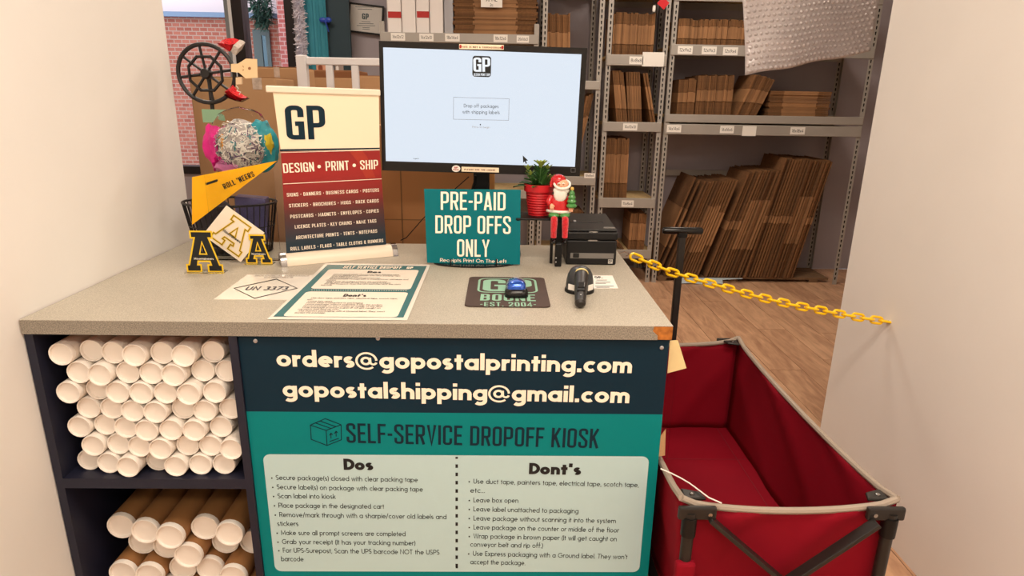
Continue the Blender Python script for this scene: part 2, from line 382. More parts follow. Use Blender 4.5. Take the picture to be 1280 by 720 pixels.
def cond(ch, w):
    """tall narrow sign-painter capitals, cap height 1"""
    W = .40; h = w/2; L, Rr, B, T, M = h, W-h, h, 1-h, .52; q = .10
    l = lambda *p: (list(p), False)
    def rr(x0, y0, x1, y1, tr=1, br=1, tl=1, bl=1):
        p = []
        p += arc(x1-q, y1-q, q, q, 0, 90, 4) if tr else [(x1, y1)]
        p += arc(x0+q, y1-q, q, q, 90, 180, 4) if tl else [(x0, y1)]
        p += arc(x0+q, y0+q, q, q, 180, 270, 4) if bl else [(x0, y0)]
        p += arc(x1-q, y0+q, q, q, 270, 360, 4) if br else [(x1, y0)]
        return p
    if ch == ' ': return [], .17
    if ch == 'A': return [l((h*.9, 0), (.2-h*.25, 1)), l((.2+h*.25, 1), (W-h*.9, 0)), l((.1, .24), (.3, .24))], W
    if ch == 'B': return [(rr(L, M, Rr-.01, T, tl=0, bl=0), True), (rr(L, B, Rr, M, tl=0, bl=0), True)], W
    if ch == 'C': return [([(Rr, .66)]+arc(Rr-q, T-q, q, q, 0, 90, 4)+arc(L+q, T-q, q, q, 90, 180, 4)+arc(L+q, B+q, q, q, 180, 270, 4)+arc(Rr-q, B+q, q, q, 270, 360, 4)+[(Rr, .34)], False)], W
    if ch == 'D': return [(rr(L, B, Rr, T, tl=0, bl=0), True)], W
    if ch == 'E': return [l((L, 0), (L, 1)), l((L, T), (.35, T)), l((L, .5), (.32, .5)), l((L, B), (.35, B))], .35
    if ch == 'F': return [l((L, 0), (L, 1)), l((L, T), (.35, T)), l((L, .5), (.32, .5))], .34
    if ch == 'G': return [([(Rr, .66)]+arc(Rr-q, T-q, q, q, 0, 90, 4)+arc(L+q, T-q, q, q, 90, 180, 4)+arc(L+q, B+q, q, q, 180, 270, 4)+[(Rr, B), (Rr, .47), (.2, .47)], False)], W
    if ch == 'H': return [l((L, 0), (L, 1)), l((Rr, 0), (Rr, 1)), l((L, .5), (Rr, .5))], W
    if ch == 'I': return [l((L, 0), (L, 1))], w
    if ch == 'J': return [([(Rr-.06, 1)]+arc(Rr-.06-q, B+q, q, q, 0, -90, 4)+[(0, B)], False)], .33
    if ch == 'K': return [l((L, 0), (L, 1)), l((L, .36), (W-h, 1)), l((.17, .55), (W-h*.8, 0))], W
    if ch == 'L': return [l((L, 1), (L, B), (.34, B))], .34
    if ch == 'M': return [l((L, 0), (L, 1-h*.3), (.27, .28), (.54-h, 1-h*.3), (.54-h, 0))], .54
    if ch == 'N': return [l((L, 0), (L, 1)), l((L, .95), (Rr, .05)), l((Rr, 0), (Rr, 1))], W
    if ch in 'O0': return [(rr(L, B, Rr, T), True)], W
    if ch == 'P': return [l((L, 0), (L, .5)), (rr(L, .42, Rr, T, tl=0, bl=0), True)], W
    if ch == 'R': return [l((L, 0), (L, .5)), (rr(L, .46, Rr, T, tl=0, bl=0), True), l((.22, .46), (Rr+.01, 0))], W
    if ch == 'S': return [([(Rr, .70)]+arc(Rr-q, T-q, q, q, 0, 90, 4)+arc(L+q, T-q, q, q, 90, 180, 4)+[(L, .68), (Rr, .36)]+arc(Rr-q, B+q, q, q, 0, -90, 4)+arc(L+q, B+q, q, q, 270, 180, 4)+[(L, .31)], False)], W
    if ch == 'T': return [l((.18, 0), (.18, 1)), l((0, T), (.36, T))], .36
    if ch == 'U': return [([(L, 1)]+arc(L+q, B+q, q, q, 180, 270, 4)+arc(Rr-q, B+q, q, q, 270, 360, 4)+[(Rr, 1)], False)], W
    if ch == 'V': return [l((h*.9, 1), (.2, h*.3), (W-h*.9, 1))], W
    if ch == 'W': return [l((h*.9, 1), (.15, h*.3), (.29, .8), (.43, h*.3), (.58-h*.9, 1))], .58
    if ch == 'X': return [l((h, 0), (W-h, 1)), l((h, 1), (W-h, 0))], W
    if ch == 'Y': return [l((h*.8, 1), (.2, .42), (W-h*.8, 1)), l((.2, .46), (.2, 0))], W
    if ch == 'Z': return [l((0, T), (.34, T), (.04, B), (.36, B))], .36
    if ch == '2': return [([(L, .68)]+arc(L+q, T-q, q, q, 180, 90, 4)+arc(Rr-q, T-q, q, q, 90, 0, 4)+[(Rr, .6), (L, B+.02), (L, B), (W, B)], False)], W
    if ch == '4': return [l((.29, 0), (.29, 1), (.03, .24), (W, .24))], W
    if ch == '-': return [l((.0, .46), (.2, .46))], .2
    if ch == '.': return [l((h, 0), (h, w*1.05))], w
    if ch == "'": return [l((h, .72), (h*1.2, 1))], w
    if ch == '*': return [l((.09, .38), (.09, .62))], .18
    if ch == '&': return [(rr(L+.02, M, Rr-.04, T), True), (rr(L, B, Rr-.04, M), True), l((.24, .3), (.42, 0))], .42
    return geo(ch, w)

def ribbon(pts, w, closed):
    n = len(pts); out = []
    P2 = [V(p) for p in pts]
    for i in range(n):
        a = P2[i]-P2[i-1] if (closed or i > 0) else P2[1]-P2[0]
        b = P2[(i+1) % n]-P2[i] if (closed or i < n-1) else P2[n-1]-P2[n-2]
        if a.length < 1e-9: a = b
        if b.length < 1e-9: b = a
        a.normalize(); b.normalize()
        na, nb = V((-a.y, a.x)), V((-b.y, b.x)); m = na+nb
        if m.length < 1e-6: m = na
        m.normalize(); s = min(1/max(m.dot(na), .3), 2.2)
        out.append((P2[i]+m*(w/2*s), P2[i]-m*(w/2*s)))
    return out
def textmb(mb, s, o, right, up, size, font=geo, wt=.12, align='l', width=None, track=.09, eps=.00004, bullet=None):
    """flat lettering: o baseline start, right/up unit vectors, size = cap height in metres"""
    x = 0.; gl = []
    for ch in s:
        p, a = font(ch, wt); gl.append((x, p)); x += a+track
    tot = max(x-track, 1e-6)
    kx = (width/(tot*size)) if width else 1.
    W = tot*size*kx
    ox = {'l': 0, 'c': -W/2, 'r': -W}[align]
    nrm = right.cross(up); k = 0
    for gx, paths in gl:
        for j, pth in enumerate(paths):
            pts, cl = pth[0], pth[1]
            rb = ribbon(pts, wt*(pth[2] if len(pth) > 2 else 1), cl); vs = []
            for (a, b) in rb:
                for q in (a, b):
                    vs.append(o+right*(ox+(gx+q.x)*size*kx)+up*(q.y*size)+nrm*(eps*(j+1)))
            n = len(rb)
            fs = [(2*i, 2*((i+1) % n), 2*((i+1) % n)+1, 2*i+1) for i in range(n if cl else n-1)]
            mb.add(vs, fs)
    return mb
class Face:
    """a flat surface to print on, found from photo pixels: point o, normal n towards the viewer, lift off the surface"""
    def __init__(s, o, n, up=None, lift=.0006): s.o, s.n, s.lift = V(o), V(n).normalized(), lift
    def at(s, px, py, k=1.): return atP(px, py, s.o, s.n)+s.n*s.lift*k
    def line(s, mb, txt, l, r, cap, **kw):
        a, b = s.at(*l), s.at(*r); rt = (b-a); W = rt.length; rt.normalize(); up = s.n.cross(rt).normalized()
        top = s.at(l[0], l[1]-cap); sz = (top-a).dot(up)
        return textmb(mb, txt, a, rt, up, sz, width=W, **kw)
    def quad(s, mb, pts, k=1.):
        n = len(pts); return mb.add([s.at(x, y, k) for x, y in pts], [tuple(range(n))])
    def stroke(s, mb, pts, wpx, closed=False, k=1.):
        rb = ribbon([V(p) for p in pts], wpx, closed); vs = []
        for a, b in rb: vs += [s.at(a.x, a.y, k), s.at(b.x, b.y, k)]
        n = len(rb)
        return mb.add(vs, [(2*i, 2*((i+1) % n), 2*((i+1) % n)+1, 2*i+1) for i in range(n if closed else n-1)])
def rrect(c, rt, up, hw, hh, r, n=5):
    p = []
    for (sx, sy, a0) in ((1, 1, 0), (-1, 1, 90), (-1, -1, 180), (1, -1, 270)):
        for i in range(n+1):
            a = R_(a0+90*i/n)
            p.append(c+rt*(sx*(hw-r)+r*math.cos(a))+up*(sy*(hh-r)+r*math.sin(a)))
    return p

# ------------------------------------------------------------------ shared materials
X, Y_, Z_ = V((1, 0, 0)), V((0, 1, 0)), V((0, 0, 1))
FRONT = V((0, -1, 0))
m_white = mat('white_paint', (236, 233, 228), .6, var=.02, scale=3)
m_wallgrey = mat('mauve_grey_wall', (168, 160, 166), .7, var=.04, scale=2)
m_card = mat('cardboard', (156, 114, 76), .8, var=.10, scale=9, rnd=.24, bump=.1)
m_flute = mat('cardboard_fluted_edge', (118, 82, 50), .9, var=.2, scale=60, rnd=.28)
m_carton = mat('carton_board', (186, 146, 106), .8, var=.06, scale=5)
m_steel = mat('grey_painted_steel', (168, 162, 154), .45, metal=.15, var=.04, scale=5)
m_zinc = mat('galvanised_steel', (176, 176, 178), .35, metal=.6, var=.12, scale=9)
m_black = mat('black_plastic', (15, 14, 14), .45, spec=.35, var=.1, scale=30)
m_blackg = mat('gloss_black', (14, 14, 15), .2)
m_dark = mat('slot_dark', (14, 13, 13), .9)
m_paper = mat('white_paper', (240, 236, 228), .6)
m_ink = mat('black_ink', (22, 24, 26), .6)
m_cream = mat('cream_print', (255, 240, 220), .5)
m_navy = mat('navy_print', (14, 40, 54), .5, spec=.2)
m_teal = mat('teal_print', (6, 112, 106), .42)
m_red = mat('red_print', (176, 34, 30), .5)
m_board = mat('particle_board', (196, 168, 120), .8, var=.15, scale=40)
m_chrome = mat('chrome', (165, 163, 162), .16, metal=1.)
m_clear = mat('clear_plastic', (250, 252, 252), .05, trans=1., ior=1.07)
m_glass = mat('window_glass', (250, 252, 252), .02, trans=1., ior=1.05)

# ------------------------------------------------------------------ the room
m_plank = wood_mat('oak_plank', (214, 170, 134), (150, 106, 80), .42)
m_sub = mat('floor_joint', (70, 50, 38), .8)
X0, X1, Y0, Y1 = -4.2, 4.2, -3.0, 5.40
fl = struct('floor', MB().box((X0, Y0, -.08), (X1, Y1, -.0025)), m_sub, label='light brown oak plank floor', cat='floor')
pw, pl = .183, 1.22
base = None; xi = 0; x = X0+.0
ang = R_(4.3)
random.seed(3)
while x < X1-.01:
    yy = Y0 - random.random()*pl
    while yy < Y1:
        a, b = max(yy, Y0), min(yy+pl, Y1); wd = min(pw, X1-x)
        vis = (b > .4 and x > -.7 and a < 5.3)
        if b-a > .02 and (vis or True):
            hw = (wd-.003)/2; hl = (b-a-.003)/2
            full = abs((b-a)-pl) < 1e-4 and abs(wd-pw) < 1e-4
            if full and base: me = base
            else:
                mb = MB().box((-hw, -hl, -.003), (hw, hl, 0)); me = mesh_of('plank', mb, m_plank)
                if full: base = me
            o = bpy.data.objects.new('plank', me); COL.objects.link(o); o.parent = fl
            o.location = (x+hw+.0015, (a+b)/2, 0)
        yy += pl
    x += pw
    xi += 1
# back wall with the window opening (x WX0..WX1)
WX0, WX1, WZ0, WZ1 = -4.0, -1.62, .75, 2.62
wb = MB()
wb.box((WX1, Y1, 0), (X1, Y1+.15, CEIL)); wb.box((X0, Y1, 0), (WX0, Y1+.15, CEIL))
wb.box((WX0, Y1, 0), (WX1, Y1+.15, WZ0)); wb.box((WX0, Y1, WZ1), (WX1, Y1+.15, CEIL))
struct('wall_back', wb, m_wallgrey, label='mauve grey back wall behind the shelves', cat='wall')
struct('wall_left', MB().box((X0-.15, Y0-.15, 0), (X0, Y1+.15, CEIL)), m_white, label='white outer side wall', cat='wall')
struct('wall_right', MB().box((X1, Y0-.15, 0), (X1+.15, Y1+.15, CEIL)), m_white, label='white outer wall beyond the shelves', cat='wall')
struct('wall_front', MB().box((X0, Y0-.15, 0), (X1, Y0, CEIL)), m_white, label='white wall behind the customer side', cat='wall')
struct('wall_partition_left', MB().box((-1.12, -1.6, 0), (-1.0, 2.06, CEIL)), m_white, label='white partition wall at the tube end of the counter', cat='wall')
struct('wall_partition_right', MB().box((1.30, -1.6, 0), (1.42, 2.30, CEIL)), m_white, label='white partition wall beside the red wagon', cat='wall')
struct('ceiling', MB().box((X0-.15, Y0-.15, CEIL), (X1+.15, Y1+.15, CEIL+.1)), m_white, label='white ceiling', cat='ceiling')
m_diff = mat('lamp_diffuser', (255, 240, 220), .5, emit=((255, 226, 190), 2.0))
for i, (lx, ly, sx, sy, p) in enumerate(LAMPS):
    t = thing('ceiling_light', 'flat warm white ceiling panel light', 'light', (lx, ly, CEIL), 'ceiling panel lights')
    fr = MB()
    for s_ in (-1, 1):
        fr.box((lx+s_*sx/2-.02, ly-sy/2-.02, CEIL-.028), (lx+s_*sx/2+.02, ly+sy/2+.02, CEIL))
        fr.box((lx-sx/2+.02, ly+s_*sy/2-.02, CEIL-.028), (lx+sx/2-.02, ly+s_*sy/2+.02, CEIL))
    part('frame', fr, m_white, t)
    part('diffuser', MB().box((lx-sx/2+.02, ly-sy/2+.02, CEIL-.012), (lx+sx/2-.02, ly+sy/2-.02, CEIL-.004)), m_diff, t)

# window in the back wall
m_frame = mat('dark_window_frame', (34, 28, 28), .45)
m_alu = mat('grey_aluminium', (150, 156, 160), .4, metal=.4)
win = struct('window_1', None, loc=(-2.8, Y1+.07, WZ0), label='dark framed shop window looking onto brick building', cat='window')
fm = MB()
fm.box((WX0, Y1-.02, WZ0), (WX1, Y1+.12, WZ0+.06)); fm.box((WX0, Y1-.02, WZ1-.06), (WX1, Y1+.12, WZ1))
fm.box((WX0, Y1-.02, WZ0+.06), (WX0+.06, Y1+.12, WZ1-.06)); fm.box((WX1-.065, Y1-.02, WZ0+.06), (WX1, Y1+.12, WZ1-.06))
part('window_frame', fm, m_frame, win)
wxp = lambda px: atY(px, 0, Y1).x
m_reveal = mat('daylit_reveal_white', (240, 240, 240), .4)  # daylight falling on the frame's side reveals, put into the colour as white
part('mullion', MB().box((wxp(289), Y1-.02, WZ0+.06), (wxp(302), Y1+.12, WZ1-.06)), m_frame, win)
for (a, b) in ((278, 283.5), (354.5, 360)): part('aluminium_strip', MB().box((wxp(a), Y1+.01, WZ0+.06), (wxp(b), Y1+.10, WZ1-.06)), m_alu, win)
part('daylit_reveal', MB().box((wxp(283.5), Y1+.0, WZ0+.06), (wxp(289), Y1+.10, WZ1-.06)), m_reveal, win)
part('daylit_reveal', MB().box((wxp(360), Y1+.0, WZ0+.06), (WX1-.085+.02, Y1+.10, WZ1-.06)), m_reveal, win)
for (a, b) in ((WX0+.06, wxp(278)), (wxp(302), wxp(354.5))):
    part('pane', MB().box((a, Y1+.04, WZ0+.06), (b, Y1+.048, WZ1-.06)), m_glass, win)

# ------------------------------------------------------------------ outside the window: brick building
BY = 9.0
m_brick = brick_mat('red_brick', (192, 112, 92), (166, 88, 72), (186, 152, 136), 5.0)
def bx(px, py, Y=BY): return atY(px, py, Y)
bld = thing('brick_building', 'red brick building across the street with pale upper storey', 'building', (bx(310, 60).x, BY, 0))
zf = bx(310, 23).z; zt = bx(310, 17).z
part('brick_wall', MB().box((-9, BY, -.5), (2.5, BY+.4, zf)), m_brick, bld)
part('upper_wall', MB().box((-9, BY+.05, zt), (2.5, BY+.4, zt+3.2)), mat('pale_pink_render', (238, 214, 212), .9), bld)
part('flashing', MB().box((-9, BY-.08, zf), (2.5, BY+.4, zt)), mat('blue_grey_flashing', (130, 146, 172), .6), bld)
a = bx(318, 37); b = bx(341, 84)
fmm = MB(); fmm.box((a.x-.02, BY-.03, b.z-.5), (a.x+.09, BY+.02, a.z)); fmm.box((b.x-.05, BY-.03, b.z-.5), (b.x+.0, BY+.02, a.z)); fmm.box((a.x+.09, BY-.03, a.z-.07), (b.x-.05, BY+.02, a.z))
wn = part('window', fmm, mat('grey_green_frame', (96, 104, 102), .5), bld)
part('pane', MB().box((a.x+.09, BY-.012, b.z-.5), (b.x-.05, BY-.004, a.z-.07)), mat('reflecting_pane', (120, 150, 165), .06, metal=.7), wn)
# second brick face, nearer, to the right of that window
a = bx(345, 0, 8.3); b = bx(372, 0, 8.3)
part('brick_pier', MB().box((a.x, 8.3, -.5), (b.x+1.2, 8.7, 4.2)), brick_mat('pink_brick', (200, 108, 100), (180, 90, 84), (206, 160, 152), 5.0), bld)
solo('pavement', MB().box((-9, Y1+.15, -.6), (4, BY, -.5)), mat('pavement_concrete', (150, 146, 140), .9, var=.1), 'grey pavement outside below the shop window', 'pavement')
# evergreen garland hanging outside
gm = MB(); random.seed(11)
for i in range(520):
    t = random.random(); c = bx(322+8*t, -8+40*t, 8.76)
    rr_ = (.19*(1-.6*t))
    d = V((random.uniform(-1, 1), random.uniform(-1, 1), random.uniform(-1.2, .5))).normalized()
    p0 = c+V((random.uniform(-1, 1), random.uniform(-.6, .6), random.uniform(-.5, .5)))*rr_*.8
    sd = d.cross(V((.3, .5, .8))).normalized()*.012
    gm.add([p0-sd, p0+sd, p0+d*.12], [(0, 1, 2)])
solo('evergreen_garland', gm, mat('garland_green', (62, 92, 78), .8, var=.2), 'dark green evergreen garland hanging outside the window', 'garland', tuple(bx(326, 10, 8.76)))

# ------------------------------------------------------------------ back wall dressing
def vpanel(name, x0, x1, y, thick, m, label, cat, ripple=0.):
    mb = MB()
    if ripple:
        n = 14
        pts = [(x0+(x1-x0)*i/n, y+ripple*math.sin(i*1.7)) for i in range(n+1)]
        mb.add([V((a, b, z)) for z in (.0, CEIL-.05) for a, b in pts]+[V((a, b+thick, z)) for z in (.0, CEIL-.05) for a, b in pts],
               [(i, i+1, n+1+i+1, n+1+i) for i in range(n)]+[(2*n+2+i, 3*n+3+i, 3*n+4+i, 2*n+3+i) for i in range(n)])
    else: mb.box((x0, y, 0), (x1, y+thick, CEIL-.05))
    return solo(name, mb, m, label, cat, ((x0+x1)/2, y, 0))
vpanel('teal_curtain', atY(379, 0, 5.22).x, atY(407.5, 0, 5.22).x-.004, 5.22, .01, mat('teal_cloth', (58, 138, 156), .8, var=.08, scale=4), 'flat teal cloth panel hanging beside the shop window', 'curtain', .008)
vpanel('navy_board', atY(407.5, 0, 5.25).x, atY(435.5, 0, 5.25).x, 5.25, .03, mat('navy_board_paint', (36, 58, 68), .6), 'tall dark navy board between teal cloth and grey wall', 'board')
rb = MB(); c = atY(407, 27, 5.2)
rb.ell(c+V((-.02, 0, .012)), .028, .012, .018, 8, 6); rb.ell(c+V((.02, 0, .012)), .026, .012, .02, 8, 6); rb.beam(c, c+V((.02, 0, -.07)), .02, .006); rb.ell(c, .012, .012, .012, 8, 6)
solo('ribbon_bow', rb, mat('blue_ribbon', (40, 70, 170), .35), 'small blue ribbon bow on the teal cloth edge', 'ribbon', tuple(c))
# tinsel
tm = MB(); random.seed(5); xa = atY(374, 0, 5.15).x; xb = atY(378, 73, 5.15).x
for i in range(1500):
    t = random.random(); c = V((xa+(xb-xa)*t, 5.15, 2.75-1.15*t))
    d = V((random.gauss(0, 1), random.gauss(0, .7), random.gauss(0, .8))).normalized()*random.uniform(.03, .065)
    sd = d.cross(V((random.random(), random.random(), random.random()))).normalized()*.0035
    tm.add([c-sd, c+sd, c+d+sd, c+d-sd], [(0, 1, 2, 3)])
o = solo('tinsel_garland', tm, mat('silver_tinsel', (236, 232, 242), .25, metal=.25), 'silver tinsel garland hanging down beside the window frame', 'garland', (xa, 5.15, 1.6))
# framed certificate
c0, c1, c2, c3 = atY(437, 4, 5.37), atY(478.5, 9, 5.37), atY(478, 43, 5.37), atY(437, 39, 5.37)
ct = thing('framed_certificate', 'thin black framed certificate hung crooked on the grey wall', 'certificate', tuple((c0+c1+c2+c3)/4))
rt = (c1-c0).normalized(); up = FRONT.cross(rt).normalized(); W, H = (c1-c0).length, (c0-c3).length; cc = (c0+c1+c2+c3)/4
fr = MB()
for sgn in (-1, 1):
    fr.obox(cc+rt*(sgn*W/2), rt*.006, Y_*.012, up*(H/2+.006)); fr.obox(cc+up*(sgn*H/2), rt*(W/2-.006), Y_*.012, up*.006)
part('frame', fr, m_black, ct)
pp = part('sheet', MB().obox(cc, rt*(W/2-.006), Y_*.004, up*(H/2-.006)), mat('aged_paper', (206, 202, 196), .5, var=.04), ct)
tx = MB(); f = Face(cc+FRONT*.004, FRONT, lift=.001)
f.line(tx, 'GP', (452.5, 24), (461, 24.6), 7.5, font=cond, wt=.17, track=.06)
for k, (u0, u1, yv) in enumerate(((444, 468, 8.3), (447, 465, 11), (452, 463, 26.5), (449, 467, 29), (446, 469, 31.5), (453, 462, 34), (453, 462, 36))):
    f.quad(tx, [(u0, yv), (u1, yv+.5), (u1, yv+1.1), (u0, yv+.6)])
part('print', tx, mat('grey_ink', (70, 84, 88), .6), pp)

# ------------------------------------------------------------------ shelving
SY = 4.90; SYB = 5.36
def unit(label, x0, x1, ztop, shelves, back=(), lab=(), strut=None, yaw=0.):
    u = thing('shelving_unit', label, 'shelf', ((x0+x1)/2, (SY+SYB)/2, 0), 'boltless steel shelving units')
    pwid = .034
    for (px_, sx) in ((x0, 1), (x1, -1)):
        for (py_, sy) in ((SY, 1), (SYB, -1)):
            mb = MB(); xa, xb = sorted((px_, px_+sx*pwid)); ya, yb = sorted((py_, py_+sy*.003))
            mb.box((xa, ya, 0), (xb, yb, ztop))
            xc, xd = sorted((px_, px_+sx*.003)); yc, yd = sorted((py_+sy*.003, py_+sy*.034))
            mb.box((xc, yc, 0), (xd, yd, ztop))
            po = part('post', mb, m_steel, u)
            sl = MB(); z = .05
            while z < ztop-.03:
                if not any(abs(z-(s0+s1)/2) < .05 for s0, s1, *_ in shelves):
                    xm = px_+sx*.018; yv = py_-.0006 if sy > 0 else py_-.0036
                    sl.add([(xm-.0055, yv, z+.009), (xm-.0035, yv, z-.011), (xm+.0035, yv, z-.011), (xm+.0055, yv, z+.009), (xm, yv, z+.014)], [(0, 1, 2, 3, 4)])
                z += .0381
            part('keyhole_slots', sl, m_dark, po, kind='stuff')
    for (zt_, zb_, *_) in shelves:
        part('beam', MB().box((x0+.004, SY-.008, zb_), (x1-.004, SY+.012, zt_)), m_steel, u, bev=.003)
        part('beam', MB().box((x0+.004, SYB-.012, zb_), (x1-.004, SYB+.0, zt_)), m_steel, u)
        part('shelf_board', MB().box((x0+.005, SY+.0125, zt_-.022), (x1-.005, SYB-.0125, zt_-.006)), m_board, u)
    if strut: part('back_strut', MB().box((x0+.035, SYB-.008, strut[1]), (x1-.035, SYB-.001, strut[0])), m_steel, u)
    for (txt, pc, wpx, hpx) in lab:
        c = atP(pc[0], pc[1], V((0, SY-.0085, 0)), FRONT); s_ = (SY/F*1.03)
        lp = part('shelf_label', MB().obox(c+FRONT*.0006, X*(wpx*s_/2), Y_*.0005, Z_*(hpx*s_/2)), m_paper, u)
        if txt:
            t_ = MB(); textmb(t_, txt, c+FRONT*.0016-Z_*(hpx*s_*.2), X, Z_, hpx*s_*.42, wt=.11, align='c', width=wpx*s_*.78)
            part('print', t_, m_ink, lp)
    return u
unit('grey boltless shelving unit with long white boxes on top shelf', -.87, .262, 1.90, [(1.828, 1.764), (1.30, 1.236), (.72, .656), (.16, .10)],
     lab=[('16x12x12', (497.5, 46), 16, 8), ('16x12x10', (533, 46.8), 16, 8), ('18x14x4', (565.5, 47), 16.5, 8), ('18x12x6', (625.7, 48), 16, 8), ('20x16x3', (653.5, 49), 14, 7.5)])
unit('narrow steel shelving bay half hidden behind the monitor', .286, .722, 2.35, [(2.20, 2.13), (1.522, 1.461), (.83, .765), (.24, .17)], lab=[('10x8x6', (737, 219.5), 13, 6)])
unit('narrow steel shelving bay between the two wider units', .752, 1.192, 2.35, [(2.14, 2.076), (1.706, 1.631), (1.236, 1.167), (.671, .596), (.265, .195)],
     lab=[('8x8x8', (795.3, 75.5), 16, 8.5), ('', (816.5, 74.2), 25, 15.5), ('10x10x10', (787.7, 158.6), 17, 8), ('11x8x4', (784.5, 254.5), 15, 8)])
unit('wide grey shelving unit above the leaning cardboard row', 1.212, 2.70, 2.35, [(2.14, 2.069), (1.782, 1.708), (1.297, 1.240), (1.228, 1.153)], strut=(.845, .797),
     lab=[('12x9x2', (856.5, 62.5), 17, 8.5), ('12x9x3', (886.5, 63), 17, 8.5), ('12x9x4', (913, 64), 17, 8.5), ('14x14x4', (842.5, 160.8), 17, 8.5), ('16x16x6', (908.7, 162), 16.5, 8.5), ('', (936.5, 163.8), 16.5, 11.5), ('18x18x4', (997, 163.6), 17.5, 8.5)])
# red tag and white plug dangling on the shelves
tg = thing('red_tag', 'small red tag hanging from the shelf beam by a cord', 'tag', tuple(atY(829, 4, 4.86)))
c = atY(829, 4, 4.86); part('tag', MB().obox(c, V((.025, 0, -.02)), V((.018, 0, .022)), Y_*.003), mat('red_plastic', (205, 30, 40), .4), tg)
part('cord', MB().tube([c+V((-.02, .0, .03)), c+V((-.05, 0, .07)), c+V((-.06, .0, .10))], .003, 6), m_black, tg)
pg = thing('cord_plug', 'white plug end on a black cord at shelf top', 'plug', tuple(atY(817.5, 11, 4.87)))
c = atY(817.5, 11, 4.87); part('plug', MB().lathe([(.008, -.02), (.011, -.012), (.011, .015), (.006, .022)], c, 10), m_paper, pg)
part('cord', MB().tube([c+Z_*.02, c+V((-.004, 0, .05)), c+V((-.012, 0, .11))], .003, 6), m_black, pg)

# flattened cartons -------------------------------------------------
def flat_mesh(th, d, h, f=.27):
    """folded-flat carton standing on edge: two plies, flaps at both ends; x thickness, y depth, z height"""
    mb = MB()
    for s_ in (-1, 1):
        x0, x1 = sorted((s_*th*.04, s_*th*.46))
        mb.cur = 1
        mb.box((x0, 0, 0), (x1, d, f*h-.002)); mb.box((x0, 0, (1-f)*h+.002), (x1, d, h))
        mb.cur = 0
        mb.box((x0*1.05, -.004, f*h), (x1*1.04, d, (1-f)*h))
    return mesh_of('flattened_carton', mb, [m_card, m_flute])
NF = [0]
def flats(label, group, th, d, tops, y0=SY+.016, zbase=None, f=.27, jit=.016, lie=None):
    """tops: list of (x_top, z_top, x_bottom, z_bottom) for each standing flat"""
    hs = {}
    for i_, (xt, zt_, xb_, zb_) in enumerate(tops):
        L = math.hypot(xt-xb_, zt_-zb_); ff = f[(i_//5) % len(f)] if isinstance(f, tuple) else f; key = (round(L, 2), ff)
        if key not in hs: hs[key] = flat_mesh(th, d, key[0], ff)
        o = bpy.data.objects.new('flattened_carton', hs[key]); COL.objects.link(o)
        o['label'] = label; o['category'] = 'cardboard box'; o['group'] = group
        lean = math.atan2(xt-xb_, zt_-zb_)
        o.rotation_euler = (0, lean, 0); o.location = (xb_, y0+random.uniform(0, jit), zb_+abs(math.sin(lean))*th/2+.0006)
        NF[0] += 1
random.seed(21)
def row(x0, x1, z0, z1, th, lean=0., jz=.006):
    out = []; x = x0+th/2
    while x < x1-th/2+1e-6:
        zt_ = z1+random.uniform(-jz, jz); out.append((x+math.tan(R_(lean))*(zt_-z0), zt_, x, z0)); x += th/math.cos(R_(lean))*1.06
    return out
U2, U3, U4 = 'narrow bay behind the monitor', 'narrow middle shelving bay', 'wide shelving unit'
# narrow bay behind the monitor
flats('brown flattened carton standing on upper shelf of half hidden bay', 'cartons in the half hidden bay', .0125, .36, row(.325, .50, 1.522-.006, 1.97, .0125, -2.))
flats('brown flattened carton leaning beside the monitor in half hidden bay', 'leaning cartons beside the monitor', .016, .34, [(.672, 1.43, .55, .826), (.652, 1.42, .53, .826), (.632, 1.41, .51, .826)])
flats('brown flattened carton on the low shelf behind the printer', 'cartons on the low shelf behind the printer', .02, .30, row(.52, .66, .234, .56, .02))
# middle bay
flats('brown flattened carton in upright row above the 8x8x8 label', 'cartons above the 8x8x8 label', .0128, .36, row(.795, 1.095, 1.700, 1.985, .0128))
flats('brown flattened carton leaning above the 10x10x10 label', 'cartons leaning above the 10x10x10 label', .015, .36, [(.812+.017*i, 1.60-.003*i, .868+.017*i, 1.230) for i in range(5)]+[(.915+.017*i, 1.585, .955+.017*i, 1.230) for i in range(6)]+[(1.04, 1.575, 1.125, 1.230), (1.058, 1.575, 1.142, 1.230)])
flats('tall brown flattened carton standing above the 11x8x4 label', 'tall cartons above the 11x8x4 label', .0142, .36, row(.792, .972, .665, 1.115, .0142, -1.), f=.26)
flats('dark brown flattened carton bundled on lowest middle shelf', 'cartons on the lowest middle shelf', .02, .30, row(1.01, 1.15, .259, .545, .02, 1.))
flats('brown flattened carton slumped sideways on lowest middle shelf', 'slumped cartons on the lowest middle shelf', .014, .30, [(.80, .43, .955, .259), (.82, .44, .975, .259)])
